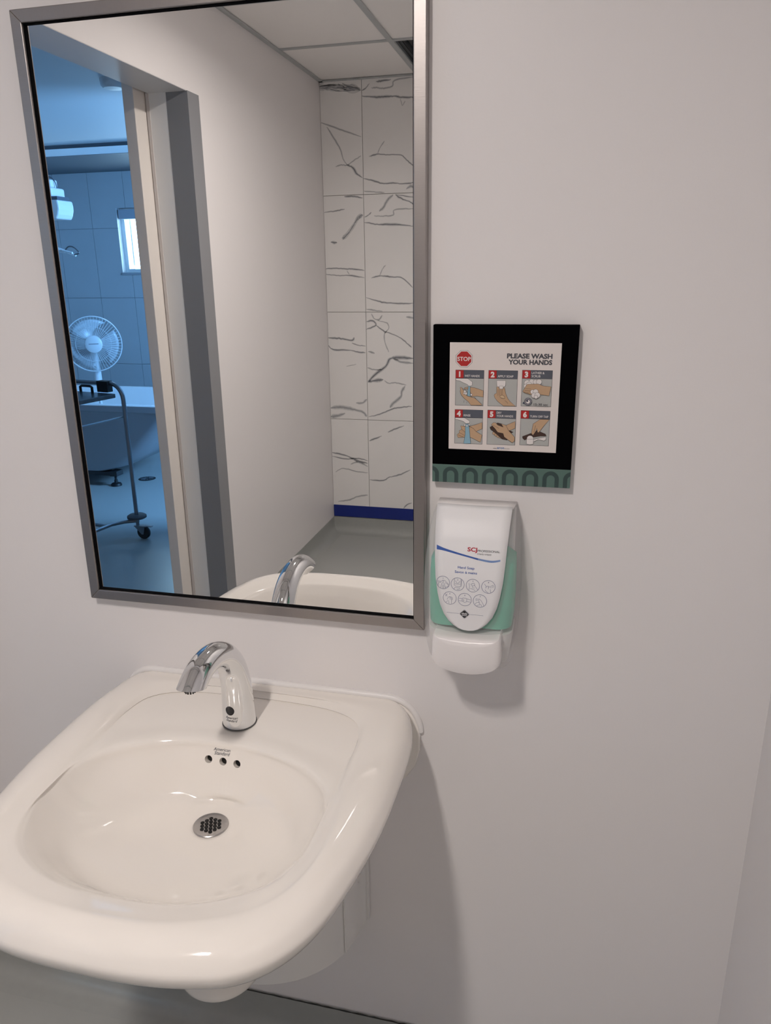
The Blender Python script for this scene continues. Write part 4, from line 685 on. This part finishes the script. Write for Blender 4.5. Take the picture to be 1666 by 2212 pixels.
# tubular cart
P0 = Vector((-2.507, -2.78, 0)); e1 = Vector((-0.20, 0.98, 0)); e2 = Vector((-0.98, -0.20, 0)); CWD, CLN = 0.62, 0.70
CP = lambda a, b, z: P0 + e1 * a + e2 * b + Vector((0, 0, z))
ct = thing('utility_cart', 'tubular metal cart with a dark flat tray, seen in the mirror', 'cart', tuple(CP(CLN / 2, CWD / 2, 0)))
tubes = M('cart_tube', (0.30, 0.32, 0.35), 0.28, 1.0); trm = M('cart_tray', (0.10, 0.115, 0.135), 0.25, var=0.3, scale=9); blk = M('cart_black', (0.010, 0.011, 0.013), 0.5)
for a in (0.0, CLN):
    pts = [CP(a, 0, 0.105), CP(a, 0, 0.845)] + [CP(a, 0.085 - 0.085 * cos(pi / 2 * k / 6), 0.845 + 0.088 * sin(pi / 2 * k / 6)) for k in range(1, 7)] + [CP(a, CWD - 0.085 + 0.085 * sin(pi / 2 * k / 6), 0.845 + 0.088 * cos(pi / 2 * k / 6)) for k in range(0, 7)] + [CP(a, CWD, 0.105)]
    MB().tube(pts, 0.0125, tubes, 12).build('end_frame', ct, smooth=50)
for b in (0.012, CWD - 0.012): MB().tube([CP(0, b, 0.745), CP(CLN, b, 0.745)], 0.005, tubes, 8).build('side_rod', ct, smooth=60)
tr = MB(); q = lambda a, b, z: tuple(CP(a, b, z))
def slab(mb, a0, a1, b0, b1, za, zb, m): mb.add([q(a0, b0, za), q(a1, b0, za), q(a1, b1, za), q(a0, b1, za), q(a0, b0, zb), q(a1, b0, zb), q(a1, b1, zb), q(a0, b1, zb)], [(0, 3, 2, 1), (4, 5, 6, 7), (0, 1, 5, 4), (1, 2, 6, 5), (2, 3, 7, 6), (3, 0, 4, 7)], m)
slab(tr, 0.03, CLN - 0.03, 0.025, CWD - 0.025, 0.858, 0.882, trm); tr.build('tray', ct, bevel=0.004)['label'] = 'dark flat tray'
cb = MB(); slab(cb, -0.016, 0.030, 0.085, 0.165, 0.884, 0.949, blk); cb.build('clamp', ct, bevel=0.004)['label'] = 'black clamp block'
MB().tube([CP(0.06, 0.17, 0.882), CP(0.06, 0.17, 0.915), CP(0.06, 0.185, 0.922), CP(0.06, 0.245, 0.922), CP(0.06, 0.26, 0.915), CP(0.06, 0.26, 0.882)], 0.008, blk, 8).build('handle', ct, smooth=60)
for b in (0.0, CWD):
    s = 1 if b == 0 else -1
    MB().tube([CP(0.0, b, 0.112), CP(0.05, b + s * 0.055, 0.112), CP(0.12, b + s * 0.09, 0.112), CP(CLN - 0.12, b + s * 0.09, 0.112), CP(CLN - 0.05, b + s * 0.055, 0.112), CP(CLN, b, 0.112)], 0.0115, tubes, 10).build('base_tube', ct, smooth=60)
for a in (0.16, 0.26): MB().tube([CP(a, 0.09, 0.112), CP(a, CWD - 0.09, 0.112)], 0.0105, tubes, 10).build('cross_tube', ct, smooth=60)
for a, b in ((0, 0), (0, CWD), (CLN, 0), (CLN, CWD)):
    c = CP(a, b, 0)
    MB().lathe((c.x, c.y, 0.140), [(0.050, -0.011), (0.057, -0.007), (0.057, 0.004), (0.045, 0.012), (0.013, 0.013)], M('bumper_grey', (0.075, 0.08, 0.09), 0.6), 28).build('bumper', ct, smooth=40)
    cs = MB(); cs.cyl((c.x, c.y, 0.085), (c.x, c.y, 0.112), 0.010, 0.010, tubes, 12); cs.box((c.x - 0.018, c.y - 0.016, 0.078), (c.x + 0.062, c.y + 0.016, 0.083), tubes)
    for s in (-1, 1): cs.add([(c.x - 0.015, c.y + s * 0.017, 0.082), (c.x + 0.055, c.y + s * 0.017, 0.082), (c.x + 0.042, c.y + s * 0.017, 0.032), (c.x + 0.030, c.y + s * 0.017, 0.032), (c.x - 0.015, c.y + s * 0.0185, 0.082), (c.x + 0.055, c.y + s * 0.0185, 0.082), (c.x + 0.042, c.y + s * 0.0185, 0.032), (c.x + 0.030, c.y + s * 0.0185, 0.032)], [(0, 1, 2, 3), (7, 6, 5, 4), (0, 4, 5, 1), (1, 5, 6, 2), (2, 6, 7, 3), (3, 7, 4, 0)], tubes)
    cs.box((c.x + 0.05, c.y - 0.010, 0.079), (c.x + 0.095, c.y + 0.010, 0.084), tubes); ca = cs.build('caster', ct)
    MB().lathe((c.x + 0.036, c.y, 0.041), [(0.022, -0.011), (0.037, -0.012), (0.041, -0.007), (0.041, 0.007), (0.037, 0.012), (0.022, 0.011)], M('wheel_rubber', (0.02, 0.021, 0.024), 0.6), 24, 'y').build('wheel', ca, smooth=40)
